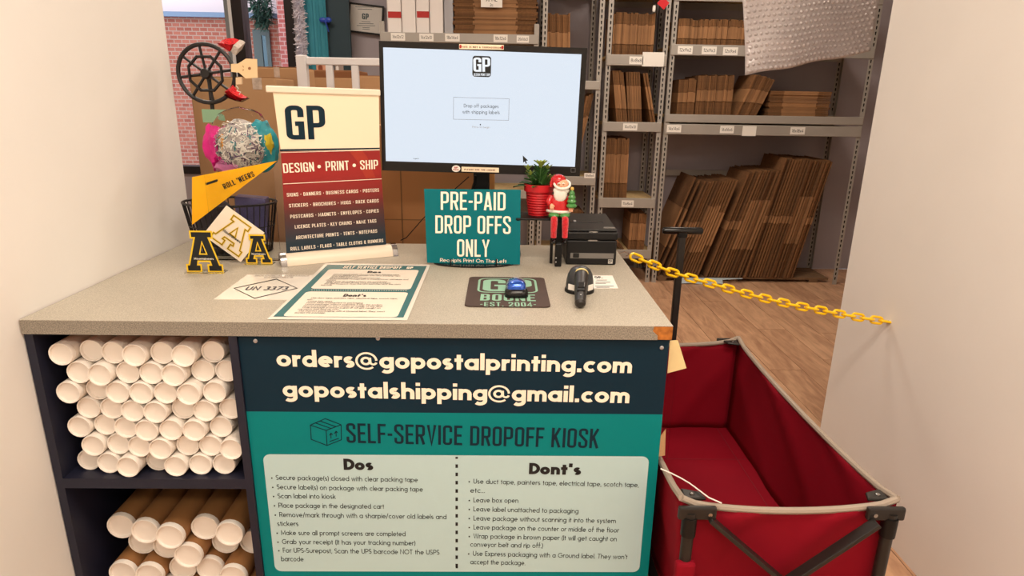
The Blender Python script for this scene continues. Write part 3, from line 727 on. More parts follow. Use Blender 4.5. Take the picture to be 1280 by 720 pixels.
# wide unit, upper shelf and middle shelf
flats('brown flattened carton in upright row above the 12x9x2 label', 'cartons above the 12x9x2 label', .0135, .36, row(1.262, 1.80, 1.776, 1.955, .0135))
flats('brown flattened carton standing in row above the 14x14x4 label', 'cartons above the 14x14x4 label', .0135, .36, row(1.30, 1.435, 1.291, 1.545, .0135)+row(1.437, 1.715, 1.291, 1.572, .0135), f=.36)
flats('brown flattened carton leaning right on the middle shelf', 'cartons leaning right on the middle shelf', .0135, .34, [(1.862+.0155*i, 1.585-.004*i, 1.752+.0155*i, 1.291) for i in range(10)], f=.34)
def pile(label, group, x0, x1, z0, n, th, d, f=.27, jx=.006, y0=SY+.016):
    me = flat_mesh(th, d, x1-x0, f)
    for i in range(n):
        o = bpy.data.objects.new('flattened_carton', me); COL.objects.link(o)
        o['label'] = label; o['category'] = 'cardboard box'; o['group'] = group
        o.rotation_euler = (0, R_(90), 0); o.location = (x0+random.uniform(-jx, jx), y0+random.uniform(0, .008), z0+th/2+i*th*1.04)
pile('brown flattened carton lying in pile on the middle shelf', 'carton pile on the middle shelf', 1.985, 2.44, 1.2925, 13, .0135, .34, .22)
pile('brown flattened carton in tall flat pile beside white boxes', 'tall carton pile beside the white boxes', -.345, .245, 1.8235, 26, .0125, .34, .24, jx=.010)
solo('paper_note', MB().obox(atY(614.5, 3, SY-.012), X*.075, Y_*.001, Z_*.032), m_paper, 'handwritten white paper note taped to tall carton pile', 'note', tuple(atY(614.5, 3, SY-.012)))
tx = MB(); c = atY(614.5, 1, SY-.0135); textmb(tx, 'XFNL', c+V((0, 0, -.004)), X, Z_, .03, wt=.12, align='c'); textmb(tx, '2c', c+V((0, 0, -.036)), X, Z_, .018, wt=.12, align='c')
part('writing', tx, m_ink, bpy.data.objects['paper_note'])
# leaning row under the wide unit (front top corners read off the photograph)
g_ = []
def lean_group(pa, pb, n, aa, ab, zb=.0405):
    out = []
    for i in range(n):
        t = i/max(n-1, 1); p = atY(pa[0]+(pb[0]-pa[0])*t, pa[1]+(pb[1]-pa[1])*t, SY+.02)
        an = R_(aa+(ab-aa)*t); zt_ = p.z+random.uniform(-.006, .006)
        out.append((p.x, zt_, p.x-math.tan(an)*(zt_-zb), zb))
    return out
LB = 'brown flattened carton leaning in the row under wide shelf'
m_th = .0135
flats('large flattened carton with hand slot at end of leaning row', 'big end sheets of the leaning row', .014, .44, lean_group((871, 223), (876.5, 225.5), 2, 19.0, 18.8), f=.3, y0=SY+.05)
flats(LB+', shortest batch', 'shortest batch of the leaning row', m_th, .40, lean_group((883, 228), (922, 226), 12, 18.4, 17.0), f=(.42, .26, .33), jit=.03)
flats(LB+', middle batch', 'middle batch of the leaning row', m_th, .42, lean_group((937, 216), (977, 213), 12, 16.5, 14.6), f=(.46, .27, .27), jit=.03)
flats(LB+', tallest batch', 'tallest batch of the leaning row', m_th, .42, lean_group((983, 199), (1042, 202), 18, 12.5, 11.0), f=(.47, .47, .30), jit=.03)
pal = thing('pallet', 'low wooden pallet under the leaning carton row', 'pallet', (1.9, 5.1, 0))
m_pal = mat('old_pallet_wood', (120, 92, 66), .9, var=.15, scale=6)
for i in range(5): part('slat', MB().box((1.26, SY+.05+.066*i, .022), (2.655, SY+.105+.066*i, .0395)), m_pal, pal)
for xx in (1.27, 1.85, 2.5): part('runner', MB().box((xx, SY+.05, 0), (xx+.07, SY+.369, .022)), m_pal, pal)
solo('pale_blue_paper', MB().grid(lambda u, v: V((1.42+(.52 if v < .5 else .40+.05*math.sin(5*u))*u, SY+.010-.05*v, .041-.038*v*v+.005*math.sin(u*9)*v)), 18, 4), mat('pale_blue_sheet', (176, 190, 196), .6), 'pale blue paper hanging out under the leaning cartons', 'paper', (1.6, SY-.01, .03), solid=.001)
# long white boxes with red bands, standing on the top shelf
xs = [-.817, -.715, -.613, -.517, -.420, -.350]
for i in range(5):
    red = i in (0, 2)
    lbl = ['tall slim white box with red band at the shelf end', 'plain white slim box next to the shelf end', 'tall slim white box with red band between plain ones', 'plain white slim box between red band and blue one', 'bluish white slim box against the carton pile'][i]
    t = thing('slim_box', lbl, 'box', ((xs[i]+xs[i+1])/2, SY+.12, 1.822), 'slim white boxes on the top shelf')
    m_ = mat('white_card', (232, 226, 222), .55) if i < 4 else mat('bluish_card', (206, 208, 216), .5)
    dep = SY+.017+(.05 if i == 4 else 0)
    part('carton', MB().box((xs[i]+.003, dep, 1.8225), (xs[i+1]-.003, SY+.22, 2.62)), m_, t, bev=.003)
    if i < 4:
        part('lid_edge', MB().box((xs[i]+.002, dep-.003, 1.8226), (xs[i]+.007, dep, 2.60)), mat('greyer_white_card', (214, 206, 202), .6), t)  # lid edge in a slightly greyer white than the carton
    if red:
        z0 = atY(490, 22 if i == 0 else 21, SY).z; z1 = atY(490, 14 if i == 0 else 13, SY).z
        part('red_band', MB().box((xs[i]+.0025, dep-.002, z0), (xs[i+1]-.0025, dep, z1)), m_red, t)

# ------------------------------------------------------------------ things standing between counter and wall
def tape(mb, x0, x1, z0, z1, y): mb.box((x0, y, z0), (x1, y+.002, z1))
m_tape = mat('clear_tape', (196, 176, 160), .22, var=.25, scale=40, bump=.5, bscale=60)
def carton(name, x0, x1, y0, y1, ztop, label, tapes=(), m=m_carton, z0=0., group=None):
    t = thing(name, label, 'cardboard box', ((x0+x1)/2, (y0+y1)/2, z0), group)
    part('carton', MB().box((x0, y0, z0), (x1, y1, ztop)), m, t, bev=.004)
    fl_ = MB()
    fl_.box((x0+.002, y0+.002, ztop), (x1-.002, (y0+y1)/2-.002, ztop+.003)); fl_.box((x0+.002, (y0+y1)/2+.002, ztop), (x1-.002, y1-.002, ztop+.003))
    part('top_flap', fl_, m_card, t)
    for (a_, b_, c_, d_) in tapes: part('tape', MB().box((a_, y0-.002, c_), (b_, y0-.0002, d_)), m_tape, t)
    return t
q = lambda px, py, Y: atY(px, py, Y)
Yb = 2.62
a, b = q(318, 84, Yb), q(373, 84, Yb)
t1 = q(342, 84, Yb); t2 = q(351, 106, Yb)
carton('large_carton', a.x-.02, b.x, Yb, Yb+.22, a.z, 'large taped brown carton standing below the shop window', [(t1.x, t2.x, t2.z, t1.z)])
Yb = 2.36
a, b = q(272, 96, Yb), q(352, 96, Yb); t1, t2 = q(315, 97, Yb), q(328, 112, Yb)
carton('large_carton', a.x-.1, b.x-.02, Yb, Yb+.2, q(300, 97, Yb).z, 'tall brown carton with wrinkled tape behind the cream tag', [(t1.x, t2.x, t2.z, t1.z)])
# brown carton right behind the counter, seen under the monitor
Yb = 2.16
a, b = q(470, 215, Yb), q(602, 215, Yb)
ct = carton('tall_carton', a.x-.06, b.x, Yb, Yb+.12, 1.30, 'orange brown tall carton standing behind the monitor', m=mat('orange_carton', (188, 132, 84), .8, var=.07, scale=4))
part('crease', MB().box((q(500, 215, Yb).x, Yb-.0012, .3), (q(500, 215, Yb).x+.004, Yb-.0002, 1.295)), m_card, ct)
part('crease', MB().box((a.x-.05, Yb-.0012, q(500, 275, Yb).z), (b.x-.01, Yb-.0002, q(500, 275, Yb).z+.003)), m_card, ct)
# small tan carton left of the banner foot
Yb = 2.12
a, b = q(338, 205, Yb), q(364, 205, Yb)
carton('slim_carton', a.x+.005, q(420, 205, Yb).x, Yb, Yb+.1, 1.22, 'pale brown slim carton standing behind the roll-up banner', m=mat('pale_carton', (196, 158, 124), .8, var=.05))
pt = q(601, 225, 2.15); solo('wooden_post', MB().box((pt.x+.008, 2.30, 0), (pt.x+.045, 2.335, 1.5)), mat('pine', (206, 160, 100), .6, var=.1, stretch=(8, 8, 1)), 'narrow pine post behind the monitor stand', 'post', (pt.x+.02, 2.31, 0), bev=.002)
# white rack frame
Yf = 2.50
fr = thing('white_rack', 'white painted tube frame rising behind the banner', 'rack', (q(425, 75, Yf).x, Yf, 0))
m_wm = mat('white_tube', (226, 224, 226), .4, var=.06)
xl = q(377.5, 75, Yf).x; xr = q(505, 75, Yf).x; zr = q(425, 76.5, Yf).z
part('post', MB().box((xl-.018, Yf-.018, 0), (xl+.018, Yf+.018, zr+.018)), m_wm, fr, bev=.003)
part('post', MB().box((xr-.014, Yf-.014, 0), (xr+.014, Yf+.014, zr-.014)), m_wm, fr, bev=.003)
part('top_rail', MB().box((xl+.018, Yf-.012, zr-.014), (xr+.014, Yf+.012, zr+.012)), m_wm, fr, bev=.003)
for pxx in (411.5, 443.5): xm = q(pxx, 77, Yf).x; part('bar', MB().box((xm-.013, Yf-.010, .2), (xm+.013, Yf+.010, zr-.014)), m_wm, fr, bev=.003)
part('lower_rail', MB().box((xl+.018, Yf-.012, .17), (xr-.014, Yf+.012, .2)), m_wm, fr)
# cartons stacked beyond the white rack
Yb = 3.0
for (p0, p1, yt, dy, lb) in ((388, 446, 97, 0, 'brown carton seen through the white rack bars'), (447, 500, 95, .1, 'brown carton with printed mark beyond the white rack')):
    a, b = q(p0, yt, Yb+dy), q(p1, yt, Yb+dy)
    carton('floor_carton', a.x, b.x-.01, Yb+dy, Yb+dy+.3, a.z, lb)
a, b = q(392, 88, 3.42), q(446, 92, 3.42)
carton('floor_carton', a.x, b.x, 3.42, 3.7, a.z, 'darker brown carton behind the others beyond the rack', m=mat('dark_carton', (140, 92, 58), .85))
for (p0, p1, y0_, y1_, lb, col) in ((395, 411.5, 80, 93.5, 'small pink picture card with arched doorway', (206, 158, 134)), (418, 428, 81, 91, 'small grey and white picture card on carton', (150, 140, 136))):
    c0, c1 = q(p0, y1_, 3.44), q(p1, y0_, 3.44)
    base_z = q(392, 88, 3.42).z
    t = thing('picture_card', lb, 'card', ((c0.x+c1.x)/2, 3.46, base_z+.003), 'picture cards on the cartons')
    pc = part('card', MB().box((c0.x, 3.455, base_z+.0032), (c1.x, 3.46, c1.z)), mat('card_%d' % int(p0), col, .5), t)
    dd = MB(); wv = c1.x-c0.x; hv = c1.z-base_z; xc_ = c0.x+wv*.3
    dd.add([V((xc_+wv*.16*math.cos(R_(k*18)), 3.454, base_z+hv*.55+hv*.3*math.sin(R_(k*18)))) for k in range(11)]+[V((xc_-wv*.16, 3.454, base_z+hv*.1)), V((xc_+wv*.16, 3.454, base_z+hv*.1))], [tuple(range(13))])
    part('print', dd, mat('door_brown_%d' % int(p0), (134, 72, 48) if p0 < 400 else (222, 222, 224), .6), pc)

# ------------------------------------------------------------------ bubble wrap
bw = thing('bubble_wrap', 'clear bubble wrap sheet hanging from a roll near shelves', 'bubble wrap', (1.4, 3.2, 2.3))
m_bub = mat('bubble_film', (250, 242, 242), .10, trans=.35, ior=1.35, spec=1., coat=1., var=.04, bump=.6, bscale=70)
B0, B1, B2 = atY(919, 0, 3.2), atY(923.5, 95, 3.2), atY(1017, 78, 3.2)
xw = .62; ztop_ = 2.30
def bsh(u, v):
    zb = B1.z+(B2.z-B1.z)/(B2.x-B1.x)*(xw*u)+.004*math.sin(u*14)
    z = ztop_+(zb-ztop_)*v
    x_ = B1.x-.05*(1-v)+xw*u
    y_ = 3.2+.02*math.sin(u*7+v*3)+.035*math.sin(v*5+u*2)-.05*v*(1-u)
    return V((x_, y_, z))
part('film', MB().grid(bsh, 30, 36), m_bub, bw, smooth=True, solid=.0015)
bm_ = MB(); nu, nv = 26, 30
for j in range(nv):
    for i in range(nu):
        u = (i+.5+(.5 if j % 2 else 0))/(nu+.6); v = (j+.5)/nv
        if v < .22: continue
        c = bsh(u, v); r0 = .0098
        ring = [c+V((r0*math.cos(k*math.pi/3), -.001, r0*math.sin(k*math.pi/3))) for k in range(6)]
        ring2 = [c+V((r0*.55*math.cos(k*math.pi/3), -.008, r0*.55*math.sin(k*math.pi/3))) for k in range(6)]
        bm_.add(ring+ring2+[c+V((0, -.0105, 0))], [(k, (k+1) % 6, 6+(k+1) % 6, 6+k) for k in range(6)]+[(6+k, 6+(k+1) % 6, 12) for k in range(6)])
part('bubbles', bm_, m_bub, bw, smooth=True, kind='stuff')
cx_ = B1.x-.05+xw/2
part('roll', MB().lathe([(.12, -xw/2), (.12, xw/2)], (cx_, 3.2+.125, 2.36), 24, (0, 1, 0), (0, 0, 1), (1, 0, 0)), m_bub, bw, smooth=True)
part('spindle', MB().tube([(cx_-xw/2-.06, 3.325, 2.36), (cx_+xw/2+.06, 3.325, 2.36)], .018, 10), m_steel, bw)
for sg in (-1, 1): part('hanger', MB().beam((cx_+sg*(xw/2+.04), 3.325, 2.36), (cx_+sg*(xw/2+.04), 3.325, CEIL), .012, .012), m_steel, bw)

# ------------------------------------------------------------------ the kiosk counter
CZ = .94; CF = 1.2743; CB = 2.035; CR = .369; CLX = -.997
m_lam = speckle_mat('speckled_laminate', (180, 172, 156), (158, 150, 136), (196, 188, 172), 420, .38)
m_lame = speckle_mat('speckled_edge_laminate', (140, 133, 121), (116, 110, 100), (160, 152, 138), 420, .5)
ctr = thing('counter', 'grey speckled laminate counter with exposed chipped corner', 'counter', (-.3, 1.65, 0))
EZ = .9085
part('counter_core', MB().box((CLX, CF+.0012, EZ), (CR, CB, CZ-.0012)), mat('exposed_chipboard', (172, 104, 40), .85, var=.35, scale=90), ctr)
part('top_laminate', MB().box((CLX, CF, CZ-.0012), (CR, CB, CZ)), m_lam, ctr)
xe = atY(817, 415, CF).x; xe2 = atY(822, 424, CF).x
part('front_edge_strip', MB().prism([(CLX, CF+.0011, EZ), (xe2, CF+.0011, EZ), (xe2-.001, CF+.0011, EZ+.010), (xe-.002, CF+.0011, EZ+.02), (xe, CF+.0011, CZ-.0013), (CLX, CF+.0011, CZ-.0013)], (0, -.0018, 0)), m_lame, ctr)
m_cab = mat('navy_cabinet', (26, 28, 46), .5, var=.06)
XD0, XD1 = -.572, -.5545
cb = MB()
PF = CF+.010      # front of the printed board
part('side_panel', MB().box((CR-.022, PF+.008, 0), (CR-.004, CB-.02, EZ)), m_cab, ctr)
part('divider', MB().box((XD0, CF+.004, 0), (XD1, CB-.02, EZ-.0)), m_cab, ctr)
part('back_panel', MB().box((CLX, CB-.02, 0), (CR-.004, CB-.008, EZ)), m_cab, ctr)
part('end_panel', MB().box((CLX, CF+.004, 0), (CLX+.018, CB-.02, EZ)), m_cab, ctr)
part('tube_shelf', MB().box((CLX+.018, CF+.004, .535), (XD0, CB-.02, .560)), m_cab, ctr)
part('bottom_shelf', MB().box((CLX+.018, CF+.004, .04), (XD0, CB-.02, .06)), m_cab, ctr)
part('plinth', MB().box((XD1, PF+.012, 0), (CR-.022, PF+.03, EZ)), m_cab, ctr)

# printed front board
brd = thing('front_sign_board', 'large teal and navy printed instruction board on the counter front', 'sign', (-.09, PF, .25))
BX0, BX1, BZ0, BZ1 = -.5540, .3665, .17, .9075
zs = atY(570, 516.2, PF).z
m_navyb = mat('navy_board_print', (14, 42, 58), .45, spec=.18, var=.04, scale=3)
m_tealb = mat('teal_board_print', (0, 126, 128), .45, spec=.18, var=.05, scale=2)
part('upper_field', MB().box((BX0, PF, zs), (BX1, PF+.008, BZ1)), m_navyb, brd)
part('lower_field', MB().box((BX0, PF, BZ0), (BX1, PF+.008, zs)), m_tealb, brd)
f = Face((0, PF, 0), FRONT, lift=.0006)
cor = [f.at(328.8, 563.7), f.at(811.9, 574.3), f.at(798, 718.5), f.at(343, 710.3)]
wx0 = (cor[0].x+cor[3].x)/2; wx1 = (cor[1].x+cor[2].x)/2; wz1 = (cor[0].z+cor[1].z)/2; wz0 = (cor[2].z+cor[3].z)/2
pnl = part('white_field', MB().add(rrect(V(((wx0+wx1)/2, PF-.0004, (wz0+wz1)/2)), X, Z_, (wx1-wx0)/2, (wz1-wz0)/2, .016), [tuple(range(24))]), mat('pale_mint_print', (184, 212, 214), .45, spec=.2), brd)
tx = MB()
f.line(tx, 'orders@gopostalprinting.com', (346.3, 457.7), (789.3, 466.3), 21, wt=.205, track=.065)
f.line(tx, 'gopostalshipping@gmail.com', (354, 495.7), (786.2, 503.8), 20.6, wt=.205, track=.065)
part('email_lettering', tx, m_cream, brd)
tx = MB()
f.line(tx, 'SELF-SERVICE DROPOFF KIOSK', (433.5, 553.2), (747.6, 560.2), 24.5, font=cond, wt=.118, track=.085)
part('heading_lettering', tx, m_navy, brd)
ic = MB(); g = lambda x_, y_: (320+x_/4.557, 420+y_/4.557)
for pts, cl in (([(310,507),(395,470),(485,505),(487,590),(405,623),(315,588)], True), ([(310,507),(400,537),(485,505)], False), ([(400,537),(405,623)], False),
                ([(340,495),(428,526)], False), ([(366,484),(456,516)], False),
                ([(428,583),(427,556)], False), ([(418,566),(427,553),(437,562)], False), ([(457,572),(456,545)], False), ([(446,556),(456,542),(466,551)], False), ([(420,600),(472,582)], False)):
    f.stroke(ic, [g(*p) for p in pts], 1.0, cl)
part('box_icon', ic, m_navy, brd)
f2 = Face((0, PF, 0), FRONT, lift=.0010)
tx = MB()
f2.line(tx, 'Dos', (429.9, 587.0), (466.8, 587.5), 14, wt=.25, track=.06)
part('dos_heading', tx, m_ink, brd); tx = MB()
f2.line(tx, 'Dont’s', (661, 592.3), (726, 593.5), 14, wt=.25, track=.06)
part('donts_heading', tx, m_ink, brd)
L5 = lambda x_, y_: (320+x_/4.557, 560+y_/4.557)
L6 = lambda x_, y_: (560+x_/4.557, 560+y_/4.557)
tx = MB()
DOS = [('Secure package(s) closed with clear packing tape',115,180,922,193,1),('Secure label(s) on package with clear packing tape',120,233,951,247,1),('Scan label into kiosk',125,285,455,288,1),
 ('Place package in the designated cart',130,338,730,345,1),('Remove/mark through with a sharpie/cover old labels and',135,391,1085,404,1),('stickers',123,442,243,443,0),
 ('Make sure all prompt screens are completed',145,494,852,501,1),('Grab your receipt (It has your tracking number)',150,545,908,553,1),('For UPS-Surepost, Scan the UPS barcode NOT the USPS',155,594,1045,606,1),('barcode',145,643,272,644,0)]
DON = [('Use duct tape, painters tape, electrical tape, scotch tape,',145,201,1085,222,1),('etc...',127,253,210,254,0),('Leave box open',145,308,400,311,1),('Leave label unattached to packaging',145,359,742,371,1),
 ('Leave package without scanning it into the system',145,411,955,427,1),('Leave package on the counter or middle of the floor',145,462,972,480,1),('Wrap package in brown paper (It will get caught on',145,513,960,530,1),
 ('conveyor belt and rip off.)',127,560,540,568,0),('Use Express packaging with a Ground label. They won’t',142,612,1020,632,1),('accept the package.',127,660,440,666,0)]
for lst, LL in ((DOS, L5), (DON, L6)):
    tx = MB()
    for (s_, xa_, ya_, xb_, yb_, bl) in lst:
        f2.line(tx, s_, LL(xa_, ya_), LL(xb_, yb_), 6.0, wt=.115, track=.10)
        if bl:
            p = LL(xa_-24, ya_-10); f2.quad(tx, [(p[0]-.8, p[1]-.8), (p[0]+.8, p[1]-.8), (p[0]+.8, p[1]+.8), (p[0]-.8, p[1]+.8)])
    part('list_lettering', tx, m_ink, brd)
dv = MB(); n = 14
for i in range(n):
    y_ = 572+i*10.35
    dh = 2.2 if i else 1.2
    f2.quad(dv, [(569.4, y_-dh), (572.4, y_-dh), (572.4, y_+dh), (569.4, y_+dh)])
f2.quad(dv, [(569.6, 708), (572.4, 708), (572.4, 710), (569.6, 710)])
part('dashed_divider', dv, m_ink, brd)
for (sx_, sy_) in ((319.5, 426), (827, 434.5), (313.5, 601), (472.5, 422.8)):
    c = f.at(sx_, sy_)
    part('screw', MB().lathe([(.0045, 0), (.0045, .0012), (.003, .0022)], c, 12, (1, 0, 0), (0, 0, 1), (0, -1, 0)), m_zinc, brd, smooth=True)

# mailing tubes --------------------------------------------------------
m_wt = mat('white_tube_card', (232, 222, 210), .6); m_cap = mat('white_tube_cap', (238, 230, 220), .45, var=.03, scale=20); m_kraft = mat('kraft_tube', (150, 104, 60), .7, var=.08, scale=6)
def tubemesh(r, L, m):
    mb = MB().lathe([(r, .0085), (r, L)], (0, 0, 0), 20, (1, 0, 0), (0, 0, 1), (0, 1, 0)); a = mesh_of('tube_body', mb, m, smooth=True)
    cp = MB().lathe([(r*.995, .008), (r*1.0, -.003), (r*.97, -.005), (r*.9, -.0045), (r*.87, .0015), (.0001, .0022)], (0, 0, 0), 20, (1, 0, 0), (0, 0, 1), (0, 1, 0)); b = mesh_of('end_cap', cp, m_cap, smooth=True)
    return a, b
def add_tube(x_, y_, z_, meshes, label, group):
    t = thing('mailing_tube', label, 'tube', (x_, y_, z_), group)
    for nm, me in zip(('tube_body', 'end_cap'), meshes):
        o = bpy.data.objects.new(nm, me); COL.objects.link(o); o.parent = t
random.seed(9)
r_ = .0258; me_ = tubemesh(r_, .60, m_wt); z = .5605+r_; k = 0
while z+r_ < EZ-.001:
    x_ = XD0-.001-r_-(r_ if k % 2 == 0 else 0)
    while x_-r_ > CLX+.019:
        add_tube(x_, 1.30+random.uniform(-.012, .02), z, me_, 'white mailing tube with white end cap in the upper cubby', 'white mailing tubes in the upper cubby'); x_ -= 2*r_+.0006
    z += r_*1.745; k += 1
r_ = .0335; me_ = tubemesh(r_, .60, m_kraft)
TB = [(-.606, 1.345, .0605+r_)]; z = .0605+r_; k = 0
LOW = []
while z+r_ < .42:
    x_ = XD0-.002-r_-(r_ if k % 2 else 0)
    while x_-r_ > CLX+.019:
        LOW.append((x_, z)); x_ -= 2*r_+.001
    z += r_*1.74; k += 1
for (x_, z_) in LOW:
    add_tube(x_, 1.325+random.uniform(-.02, .04), z_, me_, 'brown kraft mailing tube with white end cap in lower cubby', 'kraft mailing tubes in the lower cubby')

# ------------------------------------------------------------------ flat things lying on the counter
def on_counter(pts, z): return [atZ(x_, y_, z) for x_, y_ in pts]
UPN = V((0, 0, 1))
m_lamin = mat('laminated_sheet', (242, 236, 224), .16, var=.02, coat=.3)
un = thing('hazard_sheet', 'worn white laminated sheet with UN 3373 diamond', 'sheet', tuple(atZ(330, 360, CZ)))
ps_ = on_counter([(267, 374.5), (365, 375), (392, 344), (309, 343.5)], CZ+.0003)
part('sheet', MB().prism(ps_, (0, 0, .0007)), m_lamin, un)
f = Face((0, 0, CZ+.001), UPN, lift=.0005); tx = MB()
G4 = lambda x_, y_: (260+x_/4.557, 310+y_/4.557)
f.stroke(tx, [G4(148, 230), G4(390, 178), G4(508, 230), G4(265, 287)], 1.0, True)
part('diamond_outline', tx, m_ink, un)
tx = MB(); f.line(tx, 'UN 3373', G4(205, 241), G4(445, 241), 4.6, wt=.2, track=.12)
part('un_number', tx, mat('grey_print', (70, 70, 76), .6), un)
tx = MB(); f.line(tx, 'BIOLOGICAL SUBSTANCE', G4(265, 162), G4(575, 162), 1.5, wt=.16); f.line(tx, 'CATEGORY B', G4(315, 172), G4(480, 172), 1.5, wt=.16)
part('small_print', tx, mat('pale_print', (170, 160, 150), .6), un)

ds = thing('instruction_sheet', 'teal bordered laminated dos and donts sheet lying on counter', 'sheet', tuple(atZ(437, 365, CZ)))
zsht = CZ+.0012
pad_ = on_counter([(329, 400), (510, 401), (540, 330), (405, 328)], CZ+.0013)
SH = [(339, 397), (507, 398.3), (535.4, 332), (409, 330)]
part('laminate', MB().prism(on_counter([(334, 399), (509, 400.5), (538, 331), (407, 329)], zsht), (0, 0, .0004)), m_lamin, ds)
f = Face((0, 0, CZ+.0017), UPN, lift=.0004)
G7 = lambda x_, y_: (330+x_/5.565, 310+y_/5.565)
q_ = MB(); f.quad(q_, [G7(64, 478), G7(970, 484), G7(1132, 126), G7(442, 117)], 1); part('teal_border', q_, mat('teal_sheet_print', (66, 118, 122), .25), ds)
# two white fields with rounded corners
ca, cb2, cc2, cd = [atZ(x_, y_, CZ+.0024) for x_, y_ in SH]
def sheet_pt(u, v): return ca+(cb2-ca)*u+(cd-ca)*v
fx = MB()
vv = lambda y_: (atZ(430, y_, CZ+.0024).y-ca.y)/(cd.y-ca.y)
for (v0, v1) in ((vv(396.2), vv(364.8)), (vv(361.2), vv(336.6))):
    c0 = sheet_pt(.5, (v0+v1)/2); rt = (cb2-ca).normalized(); up = UPN.cross(rt).normalized()
    pl_ = rrect(c0, rt, up, (cb2-ca).length*.43, (cd-ca).length*(v1-v0)/2, .012)
    fx.add(pl_, [tuple(range(len(pl_)))])
part('white_field', fx, mat('sheet_white_print', (244, 234, 218), .25), ds)
fz = Face((0, 0, CZ+.0024), UPN, lift=.0005); tx = MB()
rt = (cb2-ca).normalized(); up = UPN.cross(rt).normalized(); W = (cb2-ca).length; H = (cd-ca).length
textmb(tx, 'SELF SERVICE DROPOFF', sheet_pt(.19, vv(335.8))+UPN*.0008, rt, up, .027, font=cond, wt=.15, width=W*.56, track=.12)
textmb(tx, 'GP', sheet_pt(.80, vv(335.6))+UPN*.0008, rt, up, .022, font=cond, wt=.17, width=W*.06)
part('title_lettering', tx, m_cream, ds)
tx = MB()
textmb(tx, 'Dos', sheet_pt(.52, vv(341.2))+UPN*.0008, rt, up, .020, wt=.25, align='c', width=W*.13)
textmb(tx, 'Dont’s', sheet_pt(.5, vv(371.2))+UPN*.0008, rt, up, .021, wt=.25, align='c', width=W*.19)
for lst, vt, dv_ in ((DOS, vv(343.4), (vv(343.4)-vv(357.6))/9.2), (DON, vv(373.6), (vv(373.6)-vv(392.6))/9.2)):
    for i, (s_, xa_, ya_, xb_, yb_, bl) in enumerate(lst):
        textmb(tx, s_, sheet_pt(.16 if bl else .14, vt-dv_*i-.004)+UPN*.0008, rt, up, .0085, wt=.13, width=W*.72*(xb_-xa_)/960)
part('list_lettering', tx, m_ink, ds)
tx = MB()
for i in range(40): 
    p = sheet_pt(.1+.8*i/39, vv(363))+UPN*.0004; tx.obox(p, rt*.0015, up*.001, UPN*.0001)
part('dotted_line', tx, m_cream, ds)

st = thing('counter_sticker', 'small white printed sticker beside the barcode scanner', 'sticker', tuple(atZ(757, 353, CZ)))
G4b = lambda x_, y_: (560+x_/4.557, 300+y_/4.557)
part('sticker', MB().prism(on_counter([G4b(800, 276), G4b(970, 276), G4b(936, 203), G4b(790, 203)], CZ+.0003), (0, 0, .0005)), m_paper, st)
f = Face((0, 0, CZ+.0008), UPN, lift=.0005); tx = MB(); f.line(tx, 'GP.', G4b(838, 219), G4b(882, 219), 2.6, wt=.24)
for k, (x0_, x1_, yy_) in enumerate(((845, 905, 228), (840, 925, 240), (840, 900, 247), (838, 945, 262), (845, 920, 269))): f.quad(tx, [G4b(x0_, yy_), G4b(x1_, yy_), G4b(x1_, yy_+2.4), G4b(x0_, yy_+2.4)])
part('print', tx, m_ink, st)

# mouse pad
mp_ = thing('mouse_pad', 'dark brown mouse pad with mint green lettering under mouse', 'mouse pad', (.019, 1.51, CZ))
m_pad = mat('brown_pad', (74, 58, 52), .8, var=.08, scale=20); m_mint = mat('mint_print', (142, 186, 160), .7)
c = V((.019, 1.511, CZ+.0005)); hw, hd = .0985, .1235
part('pad', MB().prism(rrect(c, X, Y_, hw, hd, .014), (0, 0, .003)), m_pad, mp_)
f = Face((0, 0, CZ+.0035), UPN, lift=.0005)
G5 = lambda x_, y_: (575+x_/10.24, 335+y_/10.24)
tx = MB()
lc = (f.at(*G5(228, 228))+f.at(*G5(985, 228)))/2; lt = f.at(*G5(600, 135)); lb_ = f.at(*G5(600, 318))
lhw = (f.at(*G5(985, 228))-f.at(*G5(228, 228))).length/2; lhh = (lt-lb_).length/2; lc.y = (lt.y+lb_.y)/2; 
outer = rrect(lc, X, Y_, lhw, lhh, .022, 6); inner = rrect(lc, X, Y_, lhw-.0055, lhh-.0055, .017, 6); n = len(outer)
tx.add(outer+inner, [(i, (i+1) % n, n+(i+1) % n, n+i) for i in range(n)])
textmb(tx, 'GP', lc+V((0, -lhh+.012, 0)), X, Y_, 2*lhh-.024, font=cond, wt=.135, align='c', width=2*lhw-.026, track=.06)
f.line(tx, 'BOONE', G5(256, 418), G5(970, 428), 8.2, font=cond, wt=.14, track=.09)
f.line(tx, '-EST. 2004-', G5(258, 492), G5(978, 496), 5.2, font=cond, wt=.13, track=.12)
part('logo_print', tx, m_mint, mp_)

